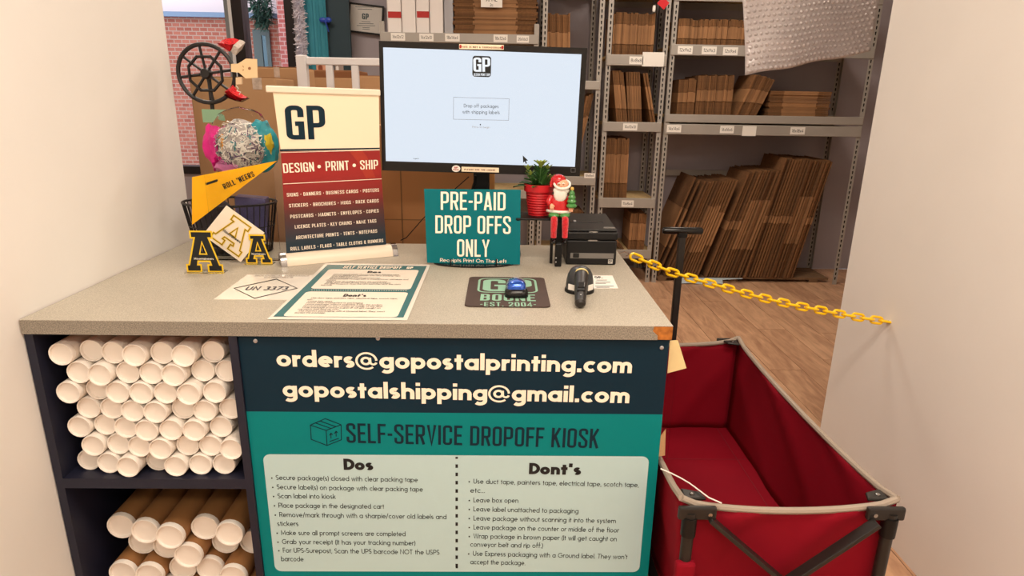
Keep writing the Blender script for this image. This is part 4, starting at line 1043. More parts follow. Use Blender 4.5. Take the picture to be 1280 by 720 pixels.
# mouse: body tapers, blue shell over black sides
ms = thing('computer_mouse', 'glossy metallic blue computer mouse with black sides on the pad', 'mouse', (.022, 1.52, CZ+.0036))
mc = atZ(645, 366, CZ+.0036)+V((0, .0, 0))
def superell(mb, c, a, b, hz, z0, e=3.2, n=28, m=7, taper=.12, front=0.):
    prof = []
    for j in range(m+1):
        t = j/m; rr = (1-t**4.0)**(1/2.0) if j < m else .0005
        ringv = []
        for k in range(n):
            th = 2*math.pi*k/n; cs, sn = math.cos(th), math.sin(th)
            x_ = math.copysign(abs(cs)**(2/e), cs)*a*rr; y_ = math.copysign(abs(sn)**(2/e), sn)*b*rr
            x_ *= 1+taper*(-y_/b)
            zz = z0+hz*t*(1-.22*(y_/b))
            ringv.append(V((c.x+x_, c.y+y_, c.z+zz)))
        prof += ringv
    fs = [(j*n+k, j*n+(k+1) % n, (j+1)*n+(k+1) % n, (j+1)*n+k) for j in range(m) for k in range(n)]
    fs.append(tuple(range(n-1, -1, -1))); fs.append(tuple(range(m*n, (m+1)*n)))
    return mb.add(prof, fs)
mcen = V((.0405, 1.492, CZ+.0037))
part('base', superell(MB(), mcen, .0275, .047, .022, .0, e=4.), m_blackg, ms, smooth=True)
part('top_shell', superell(MB(), mcen+V((0, .003, .001)), .0240, .042, .030, .006, e=4., taper=.04), mat('metallic_blue', (26, 84, 190), .18, metal=.55, coat=1.), ms, smooth=True)
part('scroll_wheel', MB().lathe([(.0065, -.003), (.007, 0), (.0065, .003)], mcen+V((0, .033, .022)), 14, (0, 1, 0), (0, 0, 1), (1, 0, 0)), m_black, ms, smooth=True)
part('maker_mark', MB().obox(mcen+V((0, .004, .0375)), X*.007, V((0, .0012, -.0003)), Z_*.0004), m_paper, ms)

# barcode scanner in its dome cradle
sc = thing('barcode_scanner', 'dark grey barcode scanner lying in its round cradle', 'scanner', (.192, 1.53, CZ))
m_sc = mat('scanner_grey', (52, 54, 56), .35); m_scd = mat('scanner_handle', (40, 36, 34), .4)
bc = V((.1985, 1.525, CZ+.0005))
def dome(mb, c, a, b, hz, n=28, m=8):
    prof = [(1, 0), (1.0, .18), (.97, .42), (.88, .66), (.70, .85), (.42, .96), (.001, 1.0)]
    return mb.lathe([(r, z_) for r, z_ in prof], c, n, V((a, 0, 0)), V((0, b, 0)), V((0, -.004, hz)))
part('cradle', dome(MB(), bc, .0345, .036, .066), m_sc, sc, smooth=True)
part('cradle_foot', MB().lathe([(.0365, 0), (.037, .004), (.0345, .010)], bc-V((0, 0, .0003)), 28), m_black, sc, smooth=True)
h0, h1 = V((.1985, 1.498, CZ+.045)), V((.1835, 1.383, CZ+.0135))
part('handle', MB().tube([h0+V((0, .012, .003)), h0, h0.lerp(h1, .25), h0.lerp(h1, .55), h0.lerp(h1, .85), h1, h1+V((0, -.004, -.002))], [.017, .0172, .0160, .0142, .0132, .0125, .008], 16), m_scd, sc, smooth=True)
part('yellow_ring', MB().tube([h0+V((.0008, .010, .0028)), h0+V((.0004, .005, .0012))], [.0180, .0184], 18), mat('pale_yellow_ring', (226, 206, 140), .5), sc, smooth=True)
hd_ = (h1-h0).normalized(); hu = X.cross(-hd_).normalized()
if hu.z < 0: hu = -hu
part('trigger', MB().obox(h0.lerp(h1, .52)+hu*.0135, X*.0085, hd_*.012, hu*.0022), m_blackg, sc, bev=.0015)
part('handle_clip', MB().obox(h0.lerp(h1, .68)+hu*.0125, X*.0092, hd_*.006, hu*.0024), m_black, sc, bev=.0015)
part('screw', MB().lathe([(.002, 0), (.002, .0008)], h0.lerp(h1, .86)+hu*.0128, 8, X, hd_, hu), m_zinc, sc)
for sg in (-1, 1):
    a_ = -90+sg*42
    cc = bc+V((.0350*math.cos(R_(a_)), .0365*math.sin(R_(a_)), .017)); tn = V((-math.sin(R_(a_)), math.cos(R_(a_)), 0)); nn = V((math.cos(R_(a_)), math.sin(R_(a_)), 0))
    part('data_label', MB().obox(cc, tn*.009, Z_*.007, nn*.0008), m_paper, sc)

# ------------------------------------------------------------------ pre-paid sign on a plate easel
sg_ = thing('drop_off_sign', 'teal PRE-PAID DROP OFFS ONLY sign propped on black easel', 'sign', (-.075, 1.79, CZ))
bl_, br_ = V((-.206, 1.766, CZ+.006)), V((.0575, 1.766, CZ+.004))
tl_ = atY(530, 236, 1.80); tr_ = atY(651, 237, 1.80)
nrm = (br_-bl_).cross(tl_-bl_).normalized()
if nrm.y > 0: nrm = -nrm
m_sgt = mat('teal_sign_print', (0, 108, 116), .42, spec=.18, var=.05, scale=3)
part('board', MB().prism([bl_, br_, tr_, tl_], -nrm*.005), m_sgt, sg_)
f = Face((bl_+br_+tl_+tr_)/4, nrm, lift=.0012)
G3 = lambda x_, y_: (500+x_/5.805, 220+y_/5.805)
tx = MB()
f.line(tx, 'PRE-PAID', G3(296, 245), G3(765, 250), 22.7, font=cond, wt=.115, track=.085)
f.line(tx, 'DROP OFFS', G3(257, 415), G3(803, 421), 22.3, font=cond, wt=.115, track=.085)
f.line(tx, 'ONLY', G3(414, 584), G3(648, 587), 21.5, font=cond, wt=.115, track=.085)
part('main_lettering', tx, m_cream, sg_)
tx = MB(); f.line(tx, 'Receipts Print On The Left', G3(291, 622), G3(772, 632), 4.5, wt=.12, track=.10); part('small_lettering', tx, m_cream, sg_)
es = thing('plate_easel', 'low black metal easel holding the drop off sign', 'easel', (-.075, 1.79, CZ))
part('base', MB().prism([V((-.075+.115*math.cos(R_(a_)), 1.785+.05*math.sin(R_(a_)), CZ+.0004)) for a_ in range(0, 360, 15)], (0, 0, .0048)), m_blackg, es)
for pxx in (563.7, 620.5):
    p = f.at(pxx, 331); pb = V((p.x, p.y-.004, CZ+.004))
    part('prong', MB().tube([V((p.x, 1.80, CZ+.004)), V((p.x, p.y-.004, CZ+.004)), f.at(pxx, 323.5, 4)], .0022, 6), m_black, es)
part('back_leg', MB().beam((-.075, 1.815, CZ+.004), (-.075, 1.80, CZ+.12), .03, .003), m_black, es)

# ------------------------------------------------------------------ monitor
MY = 1.897
mo = thing('monitor', 'black desktop monitor showing white drop off screen', 'monitor', (-.06, MY, CZ))
mtl, mtr, mbr, mbl = [atY(x_, y_, MY) for x_, y_ in ((473, 52), (733, 59), (726, 221.5), (478, 212))]
mc_ = (mtl+mtr+mbr+mbl)/4; rt = (mtr-mtl+mbr-mbl).normalized(); up = FRONT.cross(rt).normalized()
MW = ((mtr-mtl).length+(mbr-mbl).length)/2; MH = ((mtl-mbl).length+(mtr-mbr).length)/2
stl, str_, sbr, sbl = [atY(x_, y_, MY) for x_, y_ in ((480, 61), (727, 66), (719, 208), (481, 202))]
sc_ = (stl+str_+sbr+sbl)/4; SW = ((str_-stl).length+(sbr-sbl).length)/2; SH_ = ((stl-sbl).length+(str_-sbr).length)/2
m_bez = mat('monitor_bezel', (28, 25, 23), .38, spec=.3)
# bezel ring (four bars), recessed screen, rear shell
du = (sc_-mc_).dot(rt); dvv = (sc_-mc_).dot(up)
l_ = -MW/2; r2 = MW/2; b_ = -MH/2; t_ = MH/2; sl_ = du-SW/2; sr_ = du+SW/2; sb_ = dvv-SH_/2; st_ = dvv+SH_/2
bz = MB()
def mbx(mb, u0, u1, v0, v1, y0, y1): mb.obox(mc_+rt*((u0+u1)/2)+up*((v0+v1)/2)+Y_*((y0+y1)/2), rt*((u1-u0)/2), Y_*((y1-y0)/2), up*((v1-v0)/2))
mbx(bz, l_, sl_, b_, t_, 0, .014); mbx(bz, sr_, r2, b_, t_, 0, .014); mbx(bz, sl_, sr_, b_, sb_, 0, .014); mbx(bz, sl_, sr_, st_, t_, 0, .014)
part('bezel', bz, m_bez, mo)
m_screen = mat('lit_screen', (20, 20, 20), .25, emit=((222, 233, 246), .98))
s1 = MB(); mbx(s1, sl_, sr_, sb_, st_, .003, .006); part('screen', s1, m_screen, mo)
s2 = MB(); mbx(s2, l_+.002, r2-.002, b_+.002, t_-.002, .0145, .03); mbx(s2, l_+.12, r2-.12, b_+.06, t_-.06, .03, .05); part('rear_shell', s2, m_black, mo, bev=.004)
sx_ = -.058
part('stand_neck', MB().box((sx_-.024, MY+.05, CZ+.012), (sx_+.024, MY+.075, mc_.z)), m_black, mo, bev=.003)
part('stand_base', MB().prism(rrect(V((sx_, MY+.035, CZ+.0004)), X, Y_, .12, .085, .03), (0, 0, .011)), m_black, mo)
f = Face(mc_+Y_*.003, FRONT, lift=.0006)
Gm = lambda x_, y_: (470+x_/4.115, 45+y_/4.115)
tx = MB()
c = f.at(*Gm(544, 157)); lw = (f.at(*Gm(592, 157))-f.at(*Gm(496, 157))).length/2; lh = (f.at(*Gm(544, 103))-f.at(*Gm(544, 211))).length/2
part('logo_tile', MB().add(rrect(c, rt, up, lw, lh, .008), [tuple(range(24))]), m_ink, mo)
m_lit = mat('lit_white', (30, 30, 30), .4, emit=((240, 246, 252), 1.0))
f2 = Face(mc_+Y_*.003, FRONT, lift=.0011)
f2.line(tx, 'GP', Gm(501, 184), Gm(588, 184), 17.8, font=cond, wt=.135, track=.05)
f2.line(tx, 'DESIGN PRINT SHIP', Gm(503, 205), Gm(587, 206), 3.2, font=cond, wt=.13)
part('logo_letters', tx, m_lit, mo)
tx = MB()
f.stroke(tx, [Gm(399, 315), Gm(685, 323), Gm(682, 434), Gm(398, 428)], .35, True)
part('button_outline', tx, mat('mid_grey_ink', (90, 92, 98), .6), mo)
tx = MB()
f.line(tx, 'Drop off packages', Gm(452, 367), Gm(630, 371), 4.4, wt=.11, track=.12)
part('screen_text', tx, m_ink, mo); tx = MB()
f.line(tx, 'with shipping labels', Gm(445, 399), Gm(636, 402), 4.4, wt=.11, track=.12)
part('screen_text', tx, m_ink, mo); tx = MB()
f.quad(tx, [Gm(533, 456), Gm(537, 451), Gm(541, 456), Gm(537, 460)])
part('screen_mark', tx, m_ink, mo); tx = MB()
f.line(tx, 'Agent', Gm(192, 633), Gm(220, 633), 1.3, wt=.15)
part('screen_text', tx, m_ink, mo)
tx = MB(); f.line(tx, 'Press to begin', Gm(495, 472), Gm(585, 475), 2.4, wt=.1); f.line(tx, 'Scan QR code', Gm(829, 650), Gm(893, 651), 1.6, wt=.12)
part('grey_screen_text', tx, mat('light_grey_ink', (150, 154, 160), .6), mo)
tx = MB(); pts = [Gm(*p) for p in ((755, 614), (757, 652), (765, 645), (771, 658), (777, 655), (771, 642), (782, 640))]
f.quad(tx, pts); part('cursor', tx, m_ink, mo)
fb = Face(mc_, FRONT, lift=.0008); m_strip = mat('cream_sticker', (246, 226, 196), .5)
tx = MB(); fb.quad(tx, [Gm(428, 41), Gm(657, 46), Gm(657, 71), Gm(428, 67)]); sk = part('touchscreen_sticker', tx, m_strip, mo)
fb2 = Face(mc_, FRONT, lift=.0014)
tx = MB(); fb2.line(tx, 'THIS IS NOT A TOUCHSCREEN', Gm(442, 60), Gm(643, 65), 2.0, font=cond, wt=.13, track=.14); part('print', tx, mat('brown_ink', (110, 60, 40), .6), sk)
tx = MB()
for (x_, y_) in ((435, 54), (650, 59)):
    fb2.quad(tx, [(Gm(x_, y_)[0]+1.5*math.cos(k*.785), Gm(x_, y_)[1]+2.4*math.sin(k*.785)) for k in range(8)])
part('red_hand_mark', tx, m_red, sk)
tx = MB(); fb.quad(tx, [Gm(440, 672), Gm(632, 678), Gm(632, 702), Gm(440, 697)]); sk = part('mouse_sticker', tx, m_strip, mo)
tx = MB(); fb2.line(tx, 'PLEASE USE THE MOUSE', Gm(454, 690), Gm(613, 694), 2.0, font=cond, wt=.14, track=.14); part('print', tx, mat('brown_ink', (110, 60, 40), .6), sk)
tx = MB(); fb.quad(tx, [(Gm(412, 682)[0]+5.3*math.cos(k*.3927), Gm(412, 682)[1]+4.2*math.sin(k*.3927)) for k in range(16)]); sk = part('oval_sticker', tx, m_paper, mo)
tx = MB(); fb2.line(tx, 'GP', Gm(403, 681), Gm(421, 681), 2.2, font=cond, wt=.15); fb2.line(tx, 'POSTAL', Gm(397, 690), Gm(427, 691), 1.6, font=cond, wt=.15); part('print', tx, m_red, sk)
tx = MB(); c = Gm(1014, 690); fb.stroke(tx, [(c[0]-2.6, c[1]-2.4), (c[0]+2.6, c[1]-2.4), (c[0]+2.6, c[1]+2.4), (c[0]-2.6, c[1]+2.4)], .5, True); part('maker_mark', tx, mat('grey_mark', (110, 108, 106), .5), mo)
# cables behind the sign and monitor
for lb, pts, rad in (('thin black cable running down behind the PRE-PAID sign', [(586, 221, 1.92), (560, 244, 1.97), (530, 272, 2.02), (508, 297, 2.055), (501, 303, 2.066)], .0016),
                     ('thicker black cable hanging below the monitor', [(594, 219, 1.93), (593, 228, 1.94), (589, 240, 1.95), (587, 262, 1.95), (590, 300, 1.95)], .0036)):
    P_ = [atY(x_, y_, yy) for x_, y_, yy in pts]
    P_[-1].z = max(P_[-1].z, CZ+.004)
    solo('cable', MB().tube(P_, rad, 8), m_black, lb, 'cable', tuple(P_[-1]))

# ------------------------------------------------------------------ receipt printer
pr = thing('receipt_printer', 'square black receipt printer with silver label', 'printer', (.262, 1.89, CZ))
x0, x1, y0, y1 = .190, .334, 1.785, 1.985
zt = CZ+.1005
m_pr = mat('printer_black', (25, 24, 24), .42, spec=.3, var=.05, scale=20)
part('lower_body', MB().box((x0, y0, CZ+.0005), (x1, y1, CZ+.072)), m_pr, pr, bev=.004)
part('upper_body', MB().box((x0-.001, y0-.003, CZ+.074), (x1+.001, y1, zt-.004)), m_pr, pr, bev=.004)
part('top_cover', MB().prism([V((x0+.001, y0+.004, zt-.003)), V((x1-.001, y0+.004, zt-.003)), V((x1-.006, y1-.01, zt+.012)), V((x0+.006, y1-.01, zt+.012))], (0, 0, .005)), mat('printer_top', (32, 31, 30), .32, spec=.35), pr, bev=.003)
part('paper_slot', MB().obox(V(((x0+x1)/2-.006, y0+.085, zt+.0082)), X*.048, V((0, .007, .0005)), Z_*.002), m_blackg, pr, bev=.001)
part('cover_latch', MB().obox(V((x0+.03, y0+.086, zt+.0105)), X*.004, Y_*.006, Z_*.003), m_zinc, pr, bev=.001)
part('cutter_bar', MB().obox(V((x1-.022, y0+.022, zt+.0045)), X*.016, Y_*.004, Z_*.0022), mat('grey_catch', (120, 116, 112), .4), pr, bev=.001)
f = Face((0, y0, 0), FRONT, lift=.0008); fu = Face((0, y0-.003, 0), FRONT, lift=.0008)
Gp = lambda x_, y_: (640+x_/4.9625, 195+y_/4.9625)
tx = MB(); fu.line(tx, 'CITIZEN', Gp(478, 475), Gp(530, 475), 1.7, wt=.17); part('brand_lettering', tx, mat('silver_print', (190, 186, 180), .35, metal=.3), pr)
part('silver_tab', MB().obox(f.at(*Gp(500, 524)), X*.013, Y_*.0018, Z_*.0018), mat('silver_tab', (150, 146, 142), .3, metal=.5), pr)
a, b = f.at(*Gp(362, 601)), f.at(*Gp(630, 637))
sb3 = part('silver_label', MB().box((a.x, y0-.0008, b.z), (b.x, y0+.001, a.z)), mat('silver_label', (120, 116, 112), .45, metal=.2), pr)
tx = MB(); c = f.at(*Gp(397, 616), 2); tx.add(rrect(c, X, Z_, .0085, .0065, .0015), [tuple(range(24))]); part('logo_patch', tx, m_blackg, sb3)
tx = MB(); c = f.at(*Gp(610, 654), 1); tx.add(rrect(c, X, Z_, .0066, .0064, .001), [tuple(range(24))]); pm = part('status_mark', tx, mat('pale_mark', (190, 186, 178), .5), pr)
tx = MB(); f3 = Face((0, y0, 0), FRONT, lift=.0014); cpx = Gp(610, 654)
f3.stroke(tx, [(cpx[0]-1.8, cpx[1]-.2), (cpx[0]-1.8, cpx[1]-1.8), (cpx[0]+1.8, cpx[1]-1.8)], .7); f3.stroke(tx, [(cpx[0]-1.2, cpx[1]+1.6), (cpx[0]+.2, cpx[1]), (cpx[0]+1.6, cpx[1]-.6)], .8)
part('mark_lines', tx, m_ink, pm)

# ------------------------------------------------------------------ riser shelf, plant, figurine
rs = thing('riser_shelf', 'small black riser shelf holding plant and figurine', 'shelf', (.12, 1.84, CZ))
zsf = atY(665, 272, 1.795).z
part('top', MB().box((.044, 1.782, zsf-.006), (.190, 1.890, zsf)), m_black, rs, bev=.002)
part('front_leg', MB().box((.1555, 1.757, CZ+.0005), (.1745, 1.772, zsf-.066)), m_black, rs, bev=.003)
part('leg_bracket', MB().box((.1585, 1.772, zsf-.078), (.1715, 1.788, zsf-.068)), m_black, rs)
part('bracket_upright', MB().box((.1585, 1.788, zsf-.078), (.1715, 1.794, zsf-.006)), m_black, rs)
for (lx, ly) in ((.148, 1.800), (.050, 1.832), (.050, 1.79), (.183, 1.884)):
    part('leg', MB().box((lx-.004, ly-.004, CZ+.0005), (lx+.004, ly+.004, zsf-.006)), m_black, rs)
hl = MB()
for zz in (.955, .967): hl.lathe([(.0022, 0), (.0022, .0006)], V((.1585, 1.7568, zz)), 8, X, Z_, V((0, -1, 0)))
part('screw', hl, m_zinc, rs)
# plant in red woven pot
pt_ = thing('potted_plant', 'green leafy succulent in a red woven pot', 'plant', (.106, 1.842, zsf))
pc = V((atY(673.5, 255, 1.849).x, 1.849, zsf+.0003)); m_pot = mat('red_pot', (190, 22, 32), .45, var=.08, scale=40)
prof = [(.031, 0)]
for i in range(9):
    z_ = .004+i*.0072; r0 = .031+.0085*(z_/.07); prof += [(r0-.0012, z_), (r0+.0008, z_+.0036)]
prof += [(.0400, .068), (.0435, .0685), (.0438, .088), (.0410, .0885), (.0395, .080), (.0001, .079)]
part('pot', MB().lathe(prof, pc, 28), m_pot, pt_, smooth=True)
def leafmesh(L, W):
    mb = MB(); n = 5; top = []; 
    ws = [.35, .8, 1, .85, .25]
    vs = []
    for i in range(n):
        t = i/(n-1); z_ = L*t; y_ = .22*L*t*t
        vs += [V((-W*ws[i]/2, y_-.0015, z_)), V((0, y_+.0025, z_)), V((W*ws[i]/2, y_-.0015, z_)), V((0, y_-.001, z_))]
    fs = []
    for i in range(n-1):
        for k in range(4): fs.append((4*i+k, 4*i+(k+1) % 4, 4*i+4+(k+1) % 4, 4*i+4+k))
    fs += [(3, 2, 1, 0), (4*n-4, 4*n-3, 4*n-2, 4*n-1)]
    return mb.add(vs, fs)
m_leaf = mat('succulent_green', (62, 104, 48), .4, var=.15, scale=30, rnd=.3); m_leafl = mat('yellow_green_tip', (134, 150, 66), .45, rnd=.25)
lmA = mesh_of('leaf', leafmesh(.060, .018), m_leaf, smooth=True); lmB = mesh_of('leaf', leafmesh(.03, .014), m_leafl, smooth=True); lmC = mesh_of('leaf', leafmesh(.055, .034), mat('broad_leaf', (72, 108, 70), .45, var=.1), smooth=True)
random.seed(4)
def put_leaf(me, p, az, tilt, s=1.):
    o = bpy.data.objects.new('leaf', me); COL.objects.link(o); o.parent = pt_
    o.matrix_local = Matrix.Translation(p-pt_.location) @ Matrix.Rotation(az, 4, 'Z') @ Matrix.Rotation(-tilt, 4, 'X') @ Matrix.Scale(s, 4)
tp = pc+V((0, 0, .085))
for i in range(26):
    az = i*2.4; put_leaf(lmA, tp+V((.012*math.cos(az*1.3), .012*math.sin(az*1.3), -.004)), az, R_(18+60*((i*7) % 26)/26), random.uniform(.75, 1.05))
for i in range(16):   # central upright stem with whorls
    az = i*2.1; put_leaf(lmA, tp+V((.003, 0, .004+.0024*i)), az, R_(32), .58)
for i in range(9): put_leaf(lmB, tp+V((.003, 0, .047+.003*(i % 3))), i*.7, R_(22+8*(i % 3)), .85)
for (dx, dz) in ((-.034, .043), (.022, .045), (.030, .018), (-.027, .028)):
    for i in range(4): put_leaf(lmB, tp+V((dx, -.008, dz)), i*1.57, R_(30), .6)
put_leaf(lmC, tp+V((-.02, -.012, -.002)), R_(78), R_(82), 1.0); put_leaf(lmC, tp+V((-.018, -.02, .004)), R_(58), R_(75), .8); put_leaf(lmC, tp+V((.015, -.02, .0)), R_(-70), R_(80), .85)
stm = MB()
for (dx, dz) in ((-.034, .043), (.022, .045), (.003, .05), (.030, .018), (-.027, .028)): stm.tube([tp-V((0, 0, .01)), tp+V((dx*.4, -.003, dz*.5)), tp+V((dx, -.008, dz))], [.003, .0025, .002], 6)
part('stems', stm, m_leaf, pt_, smooth=True)

# seated ceramic figurine
fg = thing('ceramic_figurine', 'seated ceramic white bearded christmas figurine in red holding green tree', 'figurine', (.170, 1.797, zsf))
fc = V((atY(699.5, 255, 1.785).x, 1.797, zsf+.0003))
m_fr = mat('glazed_red', (196, 22, 28), .25, coat=.4); m_fw = mat('glazed_white', (240, 232, 222), .3, coat=.3); m_fs = mat('glazed_skin', (232, 172, 136), .35); m_fg = mat('glazed_green', (74, 138, 70), .3, coat=.4, var=.1, scale=60)
b_ = MB().lathe([(.0295, .012), (.033, .020), (.0325, .032), (.028, .048), (.022, .062), (.014, .070), (.010, .074)], fc, 20, V((1, 0, 0)), V((0, .75, 0)))
part('coat', b_, m_fr, fg, smooth=True)
part('coat_trim', MB().tube([fc+V((.0325*math.cos(R_(a_)), .0245*math.sin(R_(a_)), .0205+.001*math.sin(R_(a_*2)))) for a_ in range(0, 360, 18)], .0042, 8, closed=True), m_fw, fg, smooth=True)
tr_m = MB()
for sx__ in (-1, 1): tr_m.ell(fc+V((sx__*.0145, -.014, .0098)), .0165, .022, .0095, 14, 8)
tr_m.ell(fc+V((0, .004, .010)), .029, .019, .010, 16, 8)
part('trousers', tr_m, m_fg, fg, smooth=True)
part('head', MB().ell(fc+V((.005, -.003, .0905)), .0195, .0175, .0195, 18, 12), m_fs, fg, smooth=True)
bd = MB(); bd.ell(fc+V((.001, -.0155, .069)), .0190, .0085, .0230, 16, 10); bd.ell(fc+V((.003, -.0135, .079)), .0225, .0095, .0130, 16, 8)
for sx__ in (-1, 1): bd.ell(fc+V((sx__*.0065+.001, -.0205, .0845)), .0075, .0035, .0030, 10, 6)
part('beard', bd, m_fw, fg, smooth=True)
fe = MB()
for sx__ in (-1, 1): fe.ell(fc+V((sx__*.0062+.002, -.0195, .0955)), .0030, .0012, .0010, 8, 5)
part('closed_eyes', fe, mat('eye_brown', (110, 70, 50), .5), fg)
nb = MB().ell(fc+V((.002, -.0208, .0895)), .0034, .0034, .0032, 10, 6)
for sx__ in (-1, 1): nb.ell(fc+V((sx__*.0085+.002, -.0172, .0888)), .0045, .0035, .0035, 10, 6)
part('nose_and_cheeks', nb, mat('rosy_skin', (226, 140, 112), .4), fg, smooth=True)
eb = MB()
for sx__ in (-1, 1): eb.tube([fc+V((sx__*.0025+.002, -.0200, .0985)), fc+V((sx__*.0065+.002, -.0196, .1000)), fc+V((sx__*.0100+.002, -.0168, .0982))], .0014, 6)
part('eyebrows', eb, m_fw, fg, smooth=True)
part('hat', MB().lathe([(.0215, .0935), (.0218, .101), (.0195, .1105), (.0135, .1180), (.006, .1212), (.0003, .1218)], fc+V((.0035, .003, 0)), 20, V((1, 0, 0)), V((0, .92, 0)), V((-.06, .02, 1))), m_fr, fg, smooth=True)
part('hat_trim', MB().tube([fc+V((.0055+.0215*math.cos(R_(a_)), -.006+.0160*math.sin(R_(a_))-.004, .0960+.0115*math.cos(R_(a_+90))*-1*.9)) for a_ in range(0, 360, 18)], .0036, 8, closed=True), m_fw, fg, smooth=True)
part('hat_tail', MB().tube([fc+V((-.008, .006, .114)), fc+V((-.017, .006, .108)), fc+V((-.022, .004, .097)), fc+V((-.025, .002, .086))], [.009, .0082, .0066, .004], 10), m_fr, fg, smooth=True)
ar = MB(); ar.tube([fc+V((-.022, -.002, .060)), fc+V((-.031, -.008, .046)), fc+V((-.026, -.018, .038))], [.009, .0088, .007], 10); part('arm', ar, m_fr, fg, smooth=True); ar = MB(); ar.tube([fc+V((.022, -.002, .060)), fc+V((.032, -.008, .046)), fc+V((.030, -.019, .034))], [.009, .0088, .007], 10)
part('arm', ar, m_fr, fg, smooth=True)
for (hx, hz) in ((-.0225, .037), (.0305, .031)):
    hnd = MB()
    hc = fc+V((hx, -.0235, hz)); hnd.ell(hc, .0062, .0050, .0068, 10, 6)
    for kf in range(4): hnd.tube([hc+V((-.004+.0027*kf, -.003, -.002)), hc+V((-.004+.0027*kf, -.006, -.0055)), hc+V((-.004+.0026*kf, -.0045, -.0085))], .0016, 6)
    hnd.tube([hc+V((.0045, -.002, .002)), hc+V((.007, -.005, -.001))], .0018, 6)
    part('hand', hnd, m_fs, fg, smooth=True)
te = MB()
for (z_, r0) in ((.037, .0150), (.049, .0132), (.060, .0110), (.070, .0082)):
    te.lathe([(r0*.75, -.004), (r0, 0), (r0*.98, .003), (r0*.4, .011)], fc+V((.0325, -.022, z_)), 14)
part('small_tree', te, m_fg, fg, smooth=True)
part('tree_top', MB().ell(fc+V((.0325, -.022, .085)), .005, .004, .0055, 8, 6), mat('glazed_gold', (214, 176, 84), .3), fg, smooth=True)
for sx__ in (-1, 1):
    lg = MB(); lx = sx__*.0155; zz = -.002
    lg.tube([fc+V((lx*.95, -.026, .0065)), fc+V((lx, -.0335, .002)), fc+V((lx, -.0355, -.010)), fc+V((lx*1.02, -.0355, -.028)), fc+V((lx*1.02, -.0355, -.050))], [.0085, .0095, .0098, .0088, .0082], 12)
    part('leg', lg, mat('fuzzy_red_sock', (206, 20, 34), .95, var=.25, scale=160, bump=1., bscale=300, sheen=.5), fg, smooth=True)
    bt = MB(); c = fc+V((lx*1.02, -.0355, -.055)); bt.tube([c+V((0, 0, .008)), c+V((0, 0, -.002))], .0074, 10); bt.ell(c+V((0, -.006, -.005)), .0072, .0125, .0062, 12, 8)
    part('boot', bt, m_blackg, fg, smooth=True)

# ------------------------------------------------------------------ roll-up banner
bn = thing('rollup_banner', 'small tabletop roll-up banner with cream top and red to navy print', 'banner', (-.465, 1.81, CZ))
A0, A1 = atZ(353, 334, CZ), atZ(497, 320, CZ)      # front foot of base, left and right
A0 = V((A0.x, A0.y, CZ)); A1 = V((A1.x, A1.y, CZ)); br = (A1-A0).normalized(); bnrm = V((br.y, -br.x, 0))    # towards viewer
if bnrm.y > 0: bnrm = -bnrm
m_bcr = mat('cream_aluminium', (238, 222, 200), .35)
def bprof(p, r0, rz):
    return [p-bnrm*r0+(-bnrm)*(-r0*math.cos(R_(a_)))+Z_*(rz*math.sin(R_(a_))) for a_ in range(0, 181, 20)]
Lb = (A1-A0).length; hb = .031
pA, pB = A0+br*.014, A1-br*.012
ringA = bprof(pA+Z_*.0006, .026, hb); ringB = bprof(pB+Z_*.0006, .026, hb); n = len(ringA)
mbb = MB(); mbb.add(ringA+ringB, [(i, i+1, n+i+1, n+i) for i in range(n-1)]+[tuple(range(n)), tuple(range(2*n-1, n-1, -1)), (0, n, 2*n-1, n-1)])
part('cassette', mbb, m_bcr, bn, smooth=True)
for (p, s_) in ((A0, 1), (A1, -1)):
    e = MB(); rr2 = bprof(p-br*(s_*.002)+bnrm*.002+Z_*.0004, .029, hb+.004); rr3 = [v_+br*(s_*.0155) for v_ in rr2]; n2 = len(rr2)
    e.add(rr2+rr3, [(i, i+1, n2+i+1, n2+i) for i in range(n2-1)]+[tuple(range(n2)), tuple(range(2*n2-1, n2-1, -1)), (0, n2, 2*n2-1, n2-1)])
    part('end_cap', e, m_chrome, bn, smooth=True)
# banner sheet plane passes behind the cassette's middle line
bo = A0-bnrm*.030; fbn = Face(bo, bnrm, lift=.0008)
q0 = atP(358, 318, bo, bnrm); q1 = atP(483, 305, bo, bnrm)
tl2 = atP(340.5, 110, bo, bnrm); tr2 = atP(473.5, 114.5, bo, bnrm)
xl_ = q0; 
def bp(u, v):   # u across from left, v up
    a_ = q0.lerp(tl2, v); b2 = q1.lerp(tr2, v); return a_.lerp(b2, u)
lowL, lowR = V((q0.x, q0.y, CZ+.012)), V((q1.x, q1.y, CZ+.012))
Htot = tl2.z-CZ
pm = lambda x_, y_: atP(x_, y_, bo, bnrm)
splitL, splitR = pm(351.0, 189.5), pm(474.6, 187.5)
zr0, zr1 = lowL.z, splitL.z
m_grad = grad_mat('red_to_navy_print', [(0, (12, 40, 56)), (.16, (28, 46, 58)), (.42, (82, 42, 38)), (.62, (136, 32, 28)), (.80, (156, 28, 24)), (1, (146, 26, 24))], zr0-CZ, zr1-CZ)
part('lower_sheet', MB().prism([lowL, lowR, splitR, splitL], -bnrm*.0006), m_grad, bn)
part('upper_sheet', MB().prism([splitL, splitR, tr2, tl2], -bnrm*.0006), mat('cream_banner', (248, 228, 198), .5), bn)
tx = MB(); fbn.quad(tx, [(349.8, 186.5), (474.5, 184.6), (474.5, 186.3), (350.0, 189.2)]); part('navy_stripe', tx, m_navy, bn)
tx = MB(); fbn.quad(tx, [(354, 229.5), (477, 223.2), (477, 223.9), (354, 230.3)]); fbn.quad(tx, [(350.6, 190.4), (474.6, 187.2), (474.6, 187.8), (350.6, 191.0)]); part('cream_rule', tx, m_cream, bn)
mpo = mat('orange_red_sweep', (166, 46, 28), .5)
